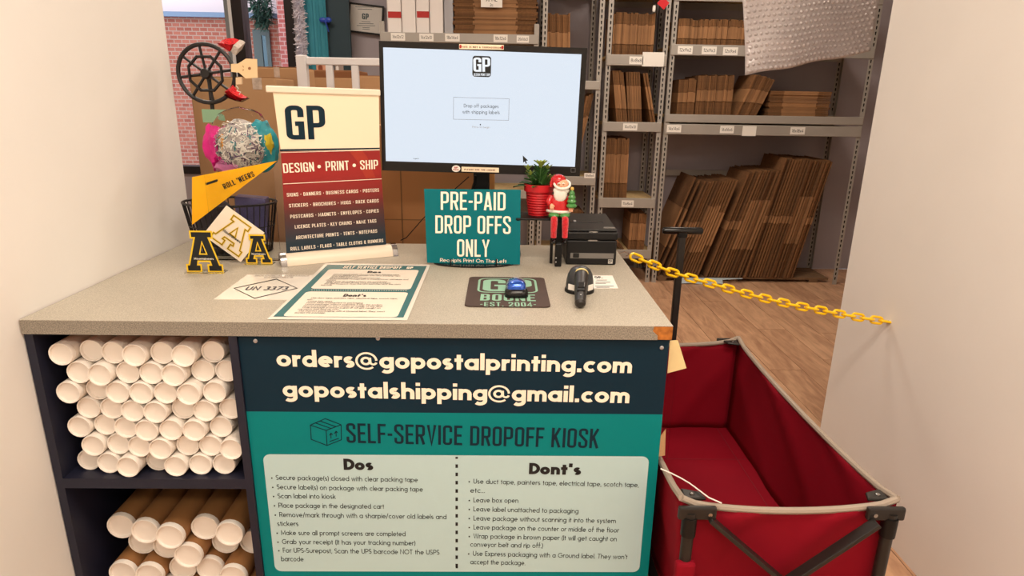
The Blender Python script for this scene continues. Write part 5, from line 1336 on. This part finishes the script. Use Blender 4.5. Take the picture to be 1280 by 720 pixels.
tx = MB(); Gb = lambda x_, y_: (330+x_/6, 105+y_/6)
fbn.quad(tx, [Gb(640, 506), Gb(740, 504), Gb(770, 540), Gb(838, 705), Gb(765, 707), Gb(700, 580)], .4); part('sweep_shape', tx, mpo, bn)
tr_rail = MB(); a_, b2 = pm(332, 109.5), pm(475, 114.5); rr_ = (b2-a_).normalized()
tr_rail.obox((a_+b2)/2-Z_*.003, (b2-a_)/2, bnrm*.006, Z_*.0085); part('top_rail', tr_rail, m_bcr, bn, bev=.003)
mid = (lowL+lowR)/2-bnrm*.012; part('pole', MB().tube([V((mid.x, mid.y, CZ+.01)), V((mid.x, mid.y, tl2.z-.002))], .005, 10), m_zinc, bn)
tx = MB(); fbn.line(tx, 'GP', Gb(178, 417), Gb(420, 412), 0, font=cond, wt=.17) if False else None
a_ = fbn.at(*Gb(172, 418)); b2 = fbn.at(*Gb(472, 414)); tp_ = fbn.at(*Gb(160, 160)); rt = (b2-a_).normalized(); up = bnrm.cross(rt).normalized()
tx = MB(); textmb(tx, 'GP', a_, rt, up, (tp_-a_).dot(up), font=cond, wt=.135, width=(b2-a_).length*.985, track=.07)
part('gp_letters', tx, m_navy, bn)
tx = MB(); fbn.line(tx, 'DESIGN', Gb(146, 668), Gb(378, 655), 12, font=cond, wt=.12, track=.09); fbn.line(tx, 'PRINT', Gb(464, 652), Gb(638, 645), 12, font=cond, wt=.12, track=.09); fbn.line(tx, 'SHIP', Gb(722, 642), Gb(856, 637), 11.6, font=cond, wt=.12, track=.09)
for (x_, y_) in ((413, 619), (676, 610)):
    c = Gb(x_, y_); fbn.quad(tx, [(c[0]+2.2*math.cos(k*.5236), c[1]+2.2*math.sin(k*.5236)) for k in range(12)])
part('slogan_lettering', tx, m_cream, bn)
Gc = lambda x_, y_: (330+x_/6, 220+y_/6); tx = MB()
for (s_, l0, r0) in (('SIGNS * BANNERS * BUSINESS CARDS * POSTERS', (172, 155), (862, 117)), ('STICKERS * BROCHURES * MUGS * RACK CARDS', (188, 236), (860, 197)), ('POSTCARDS * MAGNETS * ENVELOPES * COPIES', (198, 318), (860, 272)),
                     ('LICENSE PLATES * KEY CHAINS * NAME TAGS', (232, 395), (842, 348)), ('ARCHITECTURE PRINTS * TENTS * NOTEPADS', (240, 475), (848, 424)), ('ROLL LABELS * FLAGS * TABLE CLOTHS & RUNNERS', (200, 560), (894, 495))):
    tx = MB(); fbn.line(tx, s_, Gc(*l0), Gc(*r0), 4.4, font=cond, wt=.115, track=.13); part('services_lettering', tx, m_cream, bn)

# ------------------------------------------------------------------ left end of the counter: souvenirs
# black wire basket
bk = thing('wire_basket', 'black wire basket behind the letter A card', 'basket', (-.80, 1.925, CZ))
m_wire = mat('black_wire', (30, 26, 26), .4)
bcn = V((-.805, 1.915, CZ)); rim = MB(); ztb = 1.088
def ringp(r, z_, n=32): return [bcn+V((r*1.05*math.cos(2*math.pi*k/n), r*.72*math.sin(2*math.pi*k/n), z_)) for k in range(n)]
part('rim', MB().tube(ringp(.128, ztb-CZ), .0035, 6, closed=True), m_wire, bk); part('mid_ring', MB().tube(ringp(.118, .08), .002, 6, closed=True), m_wire, bk); part('base_ring', MB().tube(ringp(.105, .004), .003, 6, closed=True), m_wire, bk)
t0, t1 = ringp(.128, ztb-CZ, 40), ringp(.105, .004, 40)
for k in range(40): part('wire', MB().tube([t1[k], t0[k]], .0017, 5), m_wire, bk)
part('floor_mesh', MB().prism(ringp(.104, .003), (0, 0, .002)), m_wire, bk)
solo('purple_box', MB().obox(V((-.735, 1.90, CZ+.105)), V((.042, .006, -.004)), V((-.004, .026, 0)), V((.003, 0, .062))), mat('violet_box_print', (82, 78, 120), .3, var=.2, scale=18), 'dull violet printed box in the wire basket', 'box', (-.735, 1.90, CZ+.04), bev=.002)
solo('dark_cap', MB().ell(V((-.845, 1.905, CZ+.085)), .062, .045, .075, 18, 10), mat('charcoal_cloth', (66, 62, 70), .9, var=.1), 'charcoal rounded cap in the wire basket', 'cap', (-.845, 1.905, CZ+.01), smooth=True)
# gift bag of shredded paper
gb = thing('gift_bag', 'clear cellophane gift bag of white paper shreds with pink and teal tissue', 'gift bag', (-.755, 1.93, 1.12))
gc = atY(303, 182, 1.93)
def blob(mb, c, rx, ry, rz, seed, amp=.12, n=22, m=14):
    random.seed(seed); ph = [random.uniform(0, 6.28) for _ in range(6)]
    def pf(u, v):
        th = u*2*math.pi; la = (v-.5)*math.pi; d = V((math.cos(la)*math.cos(th), math.cos(la)*math.sin(th), math.sin(la)))
        k = 1+amp*(math.sin(3*d.x*2+ph[0])*math.sin(4*d.z+ph[1])+.6*math.sin(7*d.y+5*d.z+ph[2])+.5*math.sin(9*d.x-6*d.z+ph[3]))*.6
        return c+V((d.x*rx*k, d.y*ry*k, d.z*rz*k))
    return mb.grid(pf, n, m)
sh = MB(); random.seed(17)
for i in range(640):
    d = V((random.gauss(0, 1), -abs(random.gauss(0, 1)), random.gauss(0, 1))).normalized(); p = gc+V((-.004, 0, -.002))+V((d.x*.074, d.y*.054, d.z*.075))*random.uniform(.8, 1.0)
    tgt = d.cross(V((random.uniform(-1, 1), random.uniform(-1, 1), random.uniform(-1, 1)))).normalized(); sd = d.cross(tgt).normalized()*random.uniform(.001, .0022); ln = random.uniform(.008, .02)
    q_ = p+tgt*ln+d*random.uniform(-.004, .006)
    sh.cur = 0 if random.random() < .68 else (1 if random.random() < .5 else 2)
    sh.add([p-sd, p+sd, q_+sd, q_-sd], [(0, 1, 2, 3)])
part('paper_shreds', sh, [mat('white_shred', (244, 240, 232), .5), mat('grey_violet_shred', (120, 96, 130), .5), mat('teal_shred', (70, 130, 136), .5)], gb, kind='stuff')
part('inner_paper', blob(MB(), gc+V((-.004, .008, -.002)), .070, .046, .070, 3), mat('pale_filling', (196, 188, 184), .6, var=.25, scale=60), gb, smooth=True)
part('pink_tissue', blob(MB(), gc+V((-.075, .014, -.006)), .040, .03, .060, 5, .3), mat('pink_tissue', (226, 30, 140), .5, var=.15, scale=30), gb, smooth=True)
part('teal_tissue', blob(MB(), gc+V((.052, .020, .0)), .045, .03, .072, 8, .18), mat('teal_tissue', (40, 150, 165), .45, var=.2, scale=30), gb, smooth=True)
part('yellow_patch', blob(MB(), gc+V((.078, .000, .008)), .012, .014, .026, 9, .3, 12, 8), mat('yellow_tissue', (212, 190, 40), .5), gb, smooth=True)
part('gold_patch', blob(MB(), gc+V((-.045, -.018, .012)), .014, .014, .026, 10, .3, 12, 8), mat('gold_tissue', (240, 170, 70), .4), gb, smooth=True)
part('lower_pink', blob(MB(), gc+V((-.035, -.012, -.062)), .045, .02, .024, 12, .3, 14, 8), mat('pale_pink_film', (196, 110, 160), .3), gb, smooth=True)
part('cellophane', blob(MB(), gc+V((-.002, .004, .012)), .092, .066, .094, 6, .08), m_clear, gb, smooth=True)
solo('green_card', MB().obox(atY(268, 145, 2.0), X*.035, Y_*.002, Z_*.019), mat('soft_green_card', (134, 172, 138), .6), 'plain soft green card behind the gift bag', 'card', tuple(atY(268, 145, 2.0)))
# yellow pennant
YP = 1.815
pn = thing('felt_pennant', 'yellow felt pennant with slanted black lettering', 'pennant', tuple(atY(300, 230, YP)))
pa_, pb_, pc_ = atY(346.5, 201, YP), atY(240, 221.5, YP), atY(240, 281, YP)
part('felt', MB().prism([pb_, pc_, pa_], (0, .0022, 0)), mat('yellow_felt', (250, 180, 14), .85, var=.04, scale=40), pn)
f = Face((0, YP, 0), FRONT, lift=.0008); tx = MB()
f.line(tx, "ROLL 'NEERS", (281, 236.6), (319, 220), 7.6, font=cond, wt=.15, track=.10); part('lettering', tx, m_ink, pn)
tx = MB(); f.quad(tx, [(258, 228.5), (271.5, 224), (272.6, 225), (272, 227), (258, 231.5)]); part('slot', tx, m_ink, pn)
# block letter A outlines
def blockA(o, rt, up, w, h):
    """outline of a slab serif A and its counter, as 3D points; o = bottom centre"""
    P = lambda x_, y_: o+rt*(x_*w)+up*(y_*h)
    out = [(-.5, 0), (-.5, .17), (-.43, .17), (-.20, .84), (-.30, .84), (-.30, 1), (.30, 1), (.30, .84), (.20, .84), (.43, .17), (.5, .17), (.5, 0), (.10, 0), (.10, .17), (.19, .17), (.165, .26), (-.165, .26), (-.19, .17), (-.10, .17), (-.10, 0)]
    cnt = [(-.10, .44), (.10, .44), (0, .74)]
    return [P(*p) for p in out], [P(*p) for p in cnt]
def outline(mb, pts, wd, rt, up):
    nn = rt.cross(up); o = pts[0]
    p2 = [V(((p-o).dot(rt), (p-o).dot(up))) for p in pts]; rb = ribbon(p2, wd, True); vs = []
    for a, b in rb: vs += [o+rt*a.x+up*a.y, o+rt*b.x+up*b.y]
    n = len(rb); mb.add(vs, [(2*i, 2*((i+1) % n), 2*((i+1) % n)+1, 2*i+1) for i in range(n)])
m_gold = mat('gold_yellow_print', (238, 196, 40), .5)
YC = 1.756
ac = thing('letter_card', 'white square card with gold block letter A, tilted', 'card', tuple(atY(300, 333, YC)))
Q0, Q1, Q2, Q3 = [atY(x_, y_, YC) for x_, y_ in ((283.5, 262.5), (331, 296.5), (301.5, 333), (254, 299))]
lowz = min(Q0.z, Q1.z, Q2.z, Q3.z); sh_ = V((0, 0, max(0, CZ+.004-lowz)))
Q0, Q1, Q2, Q3 = [q_+sh_ for q_ in (Q0, Q1, Q2, Q3)]
part('card', MB().prism([Q3, Q2, Q1, Q0], (0, .002, 0)), mat('card_white', (244, 230, 210), .5), ac)
rt = (Q1-Q0).normalized(); up = (Q0-Q3).normalized(); cc = (Q0+Q1+Q2+Q3)/4
up = FRONT.cross(rt).normalized(); wA = (Q1-Q0).length*.74; hA = (Q0-Q3).length*.82
oA, cA = blockA(cc-up*hA*.5+FRONT*.0008, rt, up, wA, hA)
tx = MB(); outline(tx, oA, .0052, rt, up); outline(tx, cA, .005, rt, up); part('gold_outline', tx, m_gold, ac)
oA2, cA2 = [[p+FRONT*.0005 for p in l_] for l_ in (oA, cA)]
tx = MB(); outline(tx, oA2, .0014, rt, up); outline(tx, cA2, .0012, rt, up); textmb(tx, 'Mountaineers', cc+FRONT*.0016-up*.011, rt, up, .0085, wt=.18, align='c', width=wA*.62); part('black_outline', tx, m_ink, ac)
for k, (xp, yp, hpx, wpx, lb) in enumerate(((324.5, 330, 35, 31, 'small black and gold letter A standing behind tilted card'), (257, 340.5, 50, 44, 'larger black and gold letter A at the counter end'))):
    p = atZ(xp, yp, CZ); yy = p.y; pt0 = atY(xp, yp-hpx, yy); h_ = pt0.z-CZ; w_ = (atY(xp+wpx/2, yp, yy)-atY(xp-wpx/2, yp, yy)).length
    t = thing('letter_a_stand', lb, 'letter', (p.x, yy, CZ), 'standing letter A souvenirs')
    o_, c_ = blockA(V((p.x, yy, CZ+.0025)), X, Z_, w_, h_)
    def ngon(mb, out, cnt, y_off):    # A face: outline split in simple quads
        pass
    P = lambda x_, y_: V((p.x+x_*w_, yy, CZ+.0025+y_*h_))
    body = MB()
    for poly in ([(-.5, 0), (-.10, 0), (-.10, .17), (-.5, .17)], [(.10, 0), (.5, 0), (.5, .17), (.10, .17)], [(-.43, .17), (-.19, .17), (-.165, .26), (-.40, .26)], [(.19, .17), (.43, .17), (.40, .26), (.165, .26)],
                 [(-.40, .26), (.40, .26), (.338, .44), (-.338, .44)], [(-.338, .44), (-.10, .44), (0, .74), (-.235, .74)], [(.10, .44), (.338, .44), (.235, .74), (0, .74)], [(-.235, .74), (.235, .74), (.20, .84), (-.20, .84)], [(-.30, .84), (.30, .84), (.30, 1), (-.30, 1)]):
        body.prism([P(*q_) for q_ in poly], (0, .004, 0))
    part('letter', body, m_ink, t)
    tx = MB(); outline(tx, [q_+FRONT*.0006 for q_ in o_], .0042, X, Z_); outline(tx, [q_+FRONT*.0006 for q_ in c_], .0032, X, Z_); part('gold_outline', tx, m_gold, t)
    tx = MB(); textmb(tx, 'Mountaineers', P(0, .30)+FRONT*.001, X, Z_, .006, wt=.16, align='c', width=w_*.55); part('script', tx, m_paper, t)
    part('foot', MB().box((p.x-w_*.55, yy-.012, CZ+.0004), (p.x+w_*.55, yy+.022, CZ+.0024)), m_clear, t)
# clear acrylic panel behind the letters
ap = thing('acrylic_stand', 'clear acrylic display panel behind the letter A card', 'display stand', (-.74, 1.80, CZ))
xr_ = atY(343.5, 240, 1.80).x
part('panel', MB().box((xr_-.19, 1.800, CZ+.004), (xr_, 1.803, 1.19)), m_clear, ap); part('base', MB().box((xr_-.19, 1.7895, CZ+.0006), (xr_, 1.8035, CZ+.0036)), m_clear, ap)
# ornament spinner: black wire wheel on a pole with hanging ornaments
YS = 2.0
sp = thing('ornament_spinner', 'black wire wheel display spinner on a thin pole', 'display rack', (atY(262, 92, YS).x, YS, CZ))
wc = atY(258, 92, YS); rw = (atY(293, 92, YS)-wc).length
part('wheel_rim', MB().tube([wc+V((rw*math.cos(2*math.pi*k/32), 0, rw*math.sin(2*math.pi*k/32))) for k in range(32)], .0062, 8, closed=True), m_wire, sp, smooth=True)
part('inner_ring', MB().tube([wc+V((rw*.62*math.cos(2*math.pi*k/8+.4), -.006, rw*.62*math.sin(2*math.pi*k/8+.4))) for k in range(8)], .0048, 6, closed=True), m_wire, sp)
for k in range(8):
    a_ = k*math.pi/4+.15; part('spoke', MB().tube([wc, wc+V((rw*math.cos(a_), 0, rw*math.sin(a_)))], .0042, 6), m_wire, sp)
part('hub', MB().lathe([(.012, -.012), (.016, -.006), (.016, .006), (.012, .012)], wc, 14, (1, 0, 0), (0, 0, 1), (0, 1, 0)), m_wire, sp, smooth=True)
part('pole', MB().tube([V((wc.x, YS+.014, CZ+.008)), V((wc.x, YS+.014, wc.z))], .006, 10), m_wire, sp)
part('base', MB().lathe([(.022, 0), (.022, .006), (.010, .012)], V((wc.x, YS+.010, CZ+.0004)), 20), m_wire, sp)
m_seq = mat('red_sequin', (208, 22, 32), .28, metal=.3, var=.35, scale=220, bump=1., bscale=260)
hh = thing('hat_ornament', 'small red sequin hat ornament with grey white brim on wheel', 'ornament', tuple(atY(287, 62, YS-.02)))
yh = YS-.012
def strip(mb, pts_top, pts_bot, y0_, y1_, n=None):
    m_ = len(pts_top); vs = []
    for (a_, b_) in zip(pts_top, pts_bot):
        A_, B_ = atY(a_[0], a_[1], yh), atY(b_[0], b_[1], yh)
        vs += [V((A_.x, y0_+.006, A_.z)), V(((A_.x+B_.x)/2, y0_-.008, (A_.z+B_.z)/2)), V((B_.x, y0_+.006, B_.z)), V(((A_.x+B_.x)/2, y1_, (A_.z+B_.z)/2))]
    fs = []
    for i in range(m_-1):
        for k in range(4): fs.append((4*i+k, 4*i+(k+1) % 4, 4*i+4+(k+1) % 4, 4*i+4+k))
    fs += [(3, 2, 1, 0), (4*m_-4, 4*m_-3, 4*m_-2, 4*m_-1)]
    return mb.add(vs, fs)
part('hat', strip(MB(), [(272, 54), (277, 49.5), (284, 47.5), (292, 47.5), (299, 50)], [(272.5, 55), (277, 59), (283, 62.5), (286, 64.5), (290, 60)], yh, yh+.014), m_seq, hh, smooth=True)
part('brim', strip(MB(), [(299, 49.5), (303, 50.5), (306, 53)], [(288, 64), (290, 67), (294, 69)], yh-.002, yh+.016), mat('silver_fur', (196, 186, 178), .9, var=.2, scale=150), hh, smooth=True)
so = thing('shoe_ornament', 'small red glitter sneaker ornament with white laces', 'ornament', tuple(atY(295, 118, YS-.02)))
part('shoe', strip(MB(), [(283, 112), (290, 106), (296, 113), (303, 119), (308.5, 121.5)], [(281, 117), (285, 121), (293, 124.5), (300, 125.8), (307, 124)], yh, yh+.016), m_seq, so, smooth=True)
part('sole', strip(MB(), [(281, 117.5), (287, 121.8), (295, 125), (302, 126), (309, 122.5)], [(281, 118.6), (287, 123.6), (295, 126.8), (302, 127.8), (310.5, 123.6)], yh-.001, yh+.017), m_blackg, so, smooth=True)
part('laces', MB().tube([atY(x_, y_, yh-.009) for x_, y_ in ((295, 107), (298, 110.5), (296, 113.5), (301, 115), (299, 118))], .0012, 6), m_paper, so)
part('ankle_loop', MB().obox(atY(299, 101, yh), V((.0085, 0, .001)), Y_*.004, V((.001, 0, .010))), mat('cream_felt', (226, 196, 160), .8), so)
tgp = [(288.5, 80), (297.5, 79.5), (307.5, 73.2), (321, 73.8), (322, 97), (307, 98), (298.5, 90.8), (289, 89.8)]
tgo = thing('wooden_tag', 'cream wooden tag shaped like a paddle hung on the wheel', 'tag', tuple(atY(305, 86, YS-.03)))
tpl = part('tag', MB().prism([atY(x_, y_, YS-.028) for x_, y_ in reversed(tgp)], (0, .003, 0)), mat('pale_wood_tag', (240, 206, 160), .6, var=.04), tgo)
f = Face((0, YS-.028, 0), FRONT, lift=.0008); tx = MB(); f.quad(tx, [(312+1.9*math.cos(k*.5236), 85.5+1.9*math.sin(k*.5236)) for k in range(12)]); f.stroke(tx, [(303, 83), (304, 82.4), (304.6, 84.4)], .5); f.stroke(tx, [(303, 87), (304.8, 87), (303.6, 88.8)], .5)
part('hole_mark', tx, mat('tag_brown', (150, 100, 66), .7), tpl)

# ------------------------------------------------------------------ yellow plastic chain
ch = thing('plastic_chain', 'yellow plastic link chain hung from counter corner to wall', 'chain', (.41, 2.0, .92))
m_yel = mat('yellow_plastic', (255, 206, 0), .35, coat=.2)
Pc = [atY(x_, y_, 2.0) for x_, y_ in ((784, 318), (812, 329), (840, 340.5), (870, 349.5), (900, 358), (930, 366.5), (960, 374), (990, 381), (1017, 386))]
Pc += [V((1.13, 2.0, .727)), V((1.22, 2.0, .712)), V((1.292, 2.0, .702))]
def along(pts, step):
    out = []; carry = 0.; 
    for a_, b_ in zip(pts[:-1], pts[1:]):
        L = (b_-a_).length; d = (b_-a_)/L; s_ = carry
        while s_ < L: out.append((a_+d*s_, d)); s_ += step
        carry = s_-L
    return out
def linkmesh():
    L, W = .0112, .0106; pts = []
    for k in range(9): a_ = R_(-90+180*k/8); pts.append(V((L-.0+W*math.cos(a_)*.9, W*math.sin(a_), 0)))
    for k in range(9): a_ = R_(90+180*k/8); pts.append(V((-L+W*math.cos(a_)*.9, W*math.sin(a_), 0)))
    return mesh_of('link', MB().tube(pts, .0042, 8, closed=True), m_yel, smooth=True)
lk = linkmesh()
for i, (p, d) in enumerate(along([q_+V((0, 0, 0)) for q_ in Pc], .0325)):
    if i == 0: continue
    o = bpy.data.objects.new('link', lk); COL.objects.link(o); o.parent = ch
    zx = d; ny = V((0, 1, 0)); nz_ = zx.cross(ny).normalized()
    a_ = R_(78 if i % 2 else 168); e1 = nz_*math.sin(a_)+ny*math.cos(a_); e2 = zx.cross(e1)
    M = Matrix((zx, e1, e2)).transposed().to_4x4(); M.translation = p-ch.location
    o.matrix_local = M
part('hook', MB().tube([V((.366, 2.0, .925)), V((.385, 2.0, .926)), V((.40, 2.0, .930)), V((.413, 2.0, .926)), V((.414, 2.0, .918)), V((.405, 2.0, .915))], .0022, 6), m_chrome, ch)
part('wall_eye', MB().tube([V((1.302, 2.0, .702)), V((1.288, 2.0, .702))], .004, 8), m_chrome, ch)

# ------------------------------------------------------------------ plastic sleeve on the counter side
sv = thing('plastic_sleeve', 'clear plastic sleeve with cream papers hanging on counter side', 'sleeve', (.380, 1.34, .75))
m_yp = mat('cream_paper', (240, 216, 160), .6, var=.06, scale=12)
m_film = mat('sleeve_film', (250, 250, 250), .08, trans=1., ior=1.05)
s0 = [atY(x_, y_, 1.30) for x_, y_ in ((841, 426), (848, 426), (860, 463), (838.5, 468))]
zT, zB = s0[0].z, atY(834, 577, 1.30).z
part('cream_sheet', MB().prism([V((s0[0].x-.006, 1.300, zT)), V((s0[1].x, 1.304, zT)), V((s0[2].x, 1.312, s0[2].z)), V((s0[3].x-.006, 1.306, s0[3].z))], (0, .0012, 0)), m_yp, sv)
part('inner_sheet', MB().box((.3705, 1.318, zB+.004), (.3735, 1.319, zT-.06)), mat('tan_paper', (216, 160, 110), .7), sv)
xs0 = .369; 
part('film', MB().box((.3695, 1.3145, zB-.002), (.3955, 1.3155, zT-.04)), m_film, sv)
tipz = atY(832, 560, 1.30)
part('lower_note', MB().prism([V((.372, 1.3165, zB+.002)), V((.390, 1.3165, zB+.006)), V((.386, 1.3165, zB+.075)), V((.372, 1.3165, zB+.05))], (0, .001, 0)), mat('peach_paper', (226, 180, 130), .7), sv)

# ------------------------------------------------------------------ red folding wagon
wg = thing('folding_wagon', 'dark red fabric folding wagon with black frame beside counter', 'wagon', (.61, 1.63, 0))
m_fab = mat('red_canvas', (132, 6, 28), .8, spec=.2, var=.08, scale=5, bump=.35, bscale=9); m_trim = mat('grey_binding', (160, 146, 132), .7); m_fr2 = mat('black_frame', (34, 31, 29), .4)
wx0, wx1, wy0, wy1 = .386, .842, 1.155, 2.10; RZ, FZ = .598, .25
def wav(a_, s_, amp=.006): return amp*math.sin(a_*11+s_)+amp*.6*math.sin(a_*23+s_*2)
def side(p0, p1, q0_, q1_, seed, nrm_):
    def pf(u, v):
        p = p0.lerp(p1, u).lerp(q0_.lerp(q1_, u), v)
        env = math.sin(math.pi*u)**.5 if 0 < u < 1 else 0
        return p+V(nrm_)*(wav(u*1.2+v*.7, seed)*env*(1-.5*v))+V((0, 0, -.030*env*(1-v)**4 if True else 0))
    return MB().grid(pf, 22, 12)
c = [V((wx0, wy0, RZ)), V((wx1, wy0, RZ)), V((wx1, wy1, RZ)), V((wx0, wy1, RZ))]; d = [V((wx0+.03, wy0+.02, FZ)), V((wx1-.004, wy0+.02, FZ)), V((wx1-.004, wy1-.002, FZ)), V((wx0+.03, wy1-.002, FZ))]
part('near_wall', side(c[0], c[1], d[0], d[1], 1, (0, 1, 0)), m_fab, wg, smooth=True, solid=.003)
part('right_wall', side(c[1], c[2], d[1], d[2], 2.2, (1, 0, 0)), m_fab, wg, smooth=True, solid=.003)
part('far_wall', side(c[3], c[2], d[3], d[2], 3.1, (0, 1, 0)), m_fab, wg, smooth=True, solid=.003)
part('left_wall', side(c[0], c[3], d[0], d[3], .4, (1, 0, 0)), m_fab, wg, smooth=True, solid=.003)
bt = part('bed', MB().box((d[0].x-.004, d[0].y-.004, FZ-.012), (d[2].x+.004, d[2].y+.004, FZ)), m_fab, wg)
sm = MB()
for yy in (1.36, 1.62, 1.88): sm.box((d[0].x+.01, yy, FZ), (d[1].x-.01, yy+.002, FZ+.001))
for xx in (.45, .80): sm.box((xx, wy0+.03, FZ), (xx+.002, wy1+.01, FZ+.001))
part('bed_seams', sm, mat('seam_red', (122, 20, 32), .8), bt)
def rim_line(p0, p1, n=16):
    return [p0.lerp(p1, i/n)+V((0, 0, .004-.030*(math.sin(math.pi*i/n)**.5 if 0 < i < n else 0))) for i in range(n+1)]
for (a_, b_) in ((c[0], c[1]), (c[1], c[2]), (c[3], c[2]), (c[0], c[3])): part('rim_binding', MB().tube(rim_line(a_, b_), .0075, 8), m_trim, wg, smooth=True)
for (p, sx__, sy__) in ((c[0], 1, 1), (c[1], -1, 1), (c[2], -1, -1), (c[3], 1, -1)):
    k_ = MB(); k_.prism([p+V((sx__*.008, sy__*.008, -.010)), p+V((sx__*.056, sy__*.010, -.010)), p+V((sx__*.048, sy__*.034, -.010)), p+V((sx__*.010, sy__*.046, -.010))], (0, 0, .008))
    cr_ = part('corner_bracket', k_, m_fr2, wg, bev=.003)
    part('rivet', MB().lathe([(.0055, 0), (.005, .003), (.001, .004)], p+V((sx__*.028, sy__*.022, -.002)), 10), m_chrome, cr_, smooth=True)
    part('corner_skirt', MB().obox(p+V((sx__*.03, -sy__*.016, -.020)), X*.040, Y_*.006, Z_*.015), m_fr2, wg, bev=.004)
    part('rivet', MB().lathe([(.005, 0), (.0045, .003)], p+V((sx__*.055, -sy__*.022, -.020)), 10, (1, 0, 0), (0, 0, 1), (0, -sy__, 0)), m_chrome, wg)
    part('corner_post', MB().tube([p+V((sx__*.016, -sy__*.014, -.02)), p+V((sx__*.016, -sy__*.014, -.43))], .0125, 12), m_fr2, wg, smooth=True)
    part('post_sleeve', MB().tube([p+V((sx__*.016, -sy__*.014, -.03)), p+V((sx__*.016, -sy__*.014, -.075))], .0158, 12), m_black, wg, smooth=True)
    whc = p+V((sx__*.02, sy__*.03, 0)); whc.z = .09
    wh = part('wheel', MB().lathe([(.05, -.022), (.084, -.02), (.0895, -.010), (.0895, .010), (.084, .02), (.05, .022)], whc, 24, (0, 1, 0), (0, 0, 1), (1, 0, 0)), m_black, wg, smooth=True)
    part('axle', MB().beam(whc, p+V((sx__*.016, -sy__*.014, -.42)), .02, .02), m_fr2, wg)
yb = wy0-.021
part('cross_brace', MB().beam((wx0+.055, yb, RZ-.03), (wx1-.03, yb, RZ-.36), .010, .026, up=(0, 1, 0)), m_fr2, wg, bev=.002)
part('cross_brace', MB().beam((wx1-.055, yb-.012, RZ-.03), (wx0+.03, yb-.012, RZ-.36), .010, .026, up=(0, 1, 0)), m_fr2, wg, bev=.002)
part('bottom_rail', MB().beam((wx0+.02, wy0+.01, FZ-.03), (wx0+.02, wy1, FZ-.03), .018, .018), m_fr2, wg); part('bottom_rail', MB().beam((wx1-.02, wy0+.01, FZ-.03), (wx1-.02, wy1, FZ-.03), .018, .018), m_fr2, wg)
st_ = V(((wx0+wx1)/2+.012, yb-.022, RZ-.195))
part('strap_buckle', MB().obox(st_, X*.018, Y_*.004, Z_*.03), m_trim, wg, bev=.003)
part('strap', MB().tube([st_+V((-.02, .004, .025)), st_+V((-.03, .004, -.02)), st_+V((-.03, .006, -.1))], .006, 6), m_trim, wg)
part('side_pocket', MB().obox(V((wx0+.014, wy0-.024, RZ-.185)), X*.021, Y_*.010, Z_*.05), m_fab, wg, bev=.006)
# pull handle standing up at the far end
hx = .6145; hy = wy1+.018
hdl = part('handle_shaft', MB().beam((hx, hy, .20), (hx, hy, .965), .024, .018), m_fr2, wg, bev=.003)
hz = atY(852, 288.5, hy).z
part('handle_grip', MB().tube([(hx-.068, hy, hz), (hx-.062, hy, hz), (hx+.062, hy, hz), (hx+.068, hy, hz)], [.009, .0125, .0125, .009], 14), m_blackg, wg, smooth=True)
part('grip_neck', MB().beam((hx, hy, .955), (hx, hy, hz), .032, .022), m_black, wg, bev=.003)
part('handle_mount', MB().box((hx-.03, wy1+.006, .18), (hx+.03, hy+.014, .24)), m_fr2, wg)
dsp = [atP(x_, y_, V((0, 0, RZ+.004)), UPN) for x_, y_ in ((826, 586), (838, 591), (850, 597), (862, 604), (874, 613), (886, 622), (902, 629))]
part('drawstring', MB().tube(dsp, .0016, 6), m_paper, wg, label='thin white cord across the wagon corner')
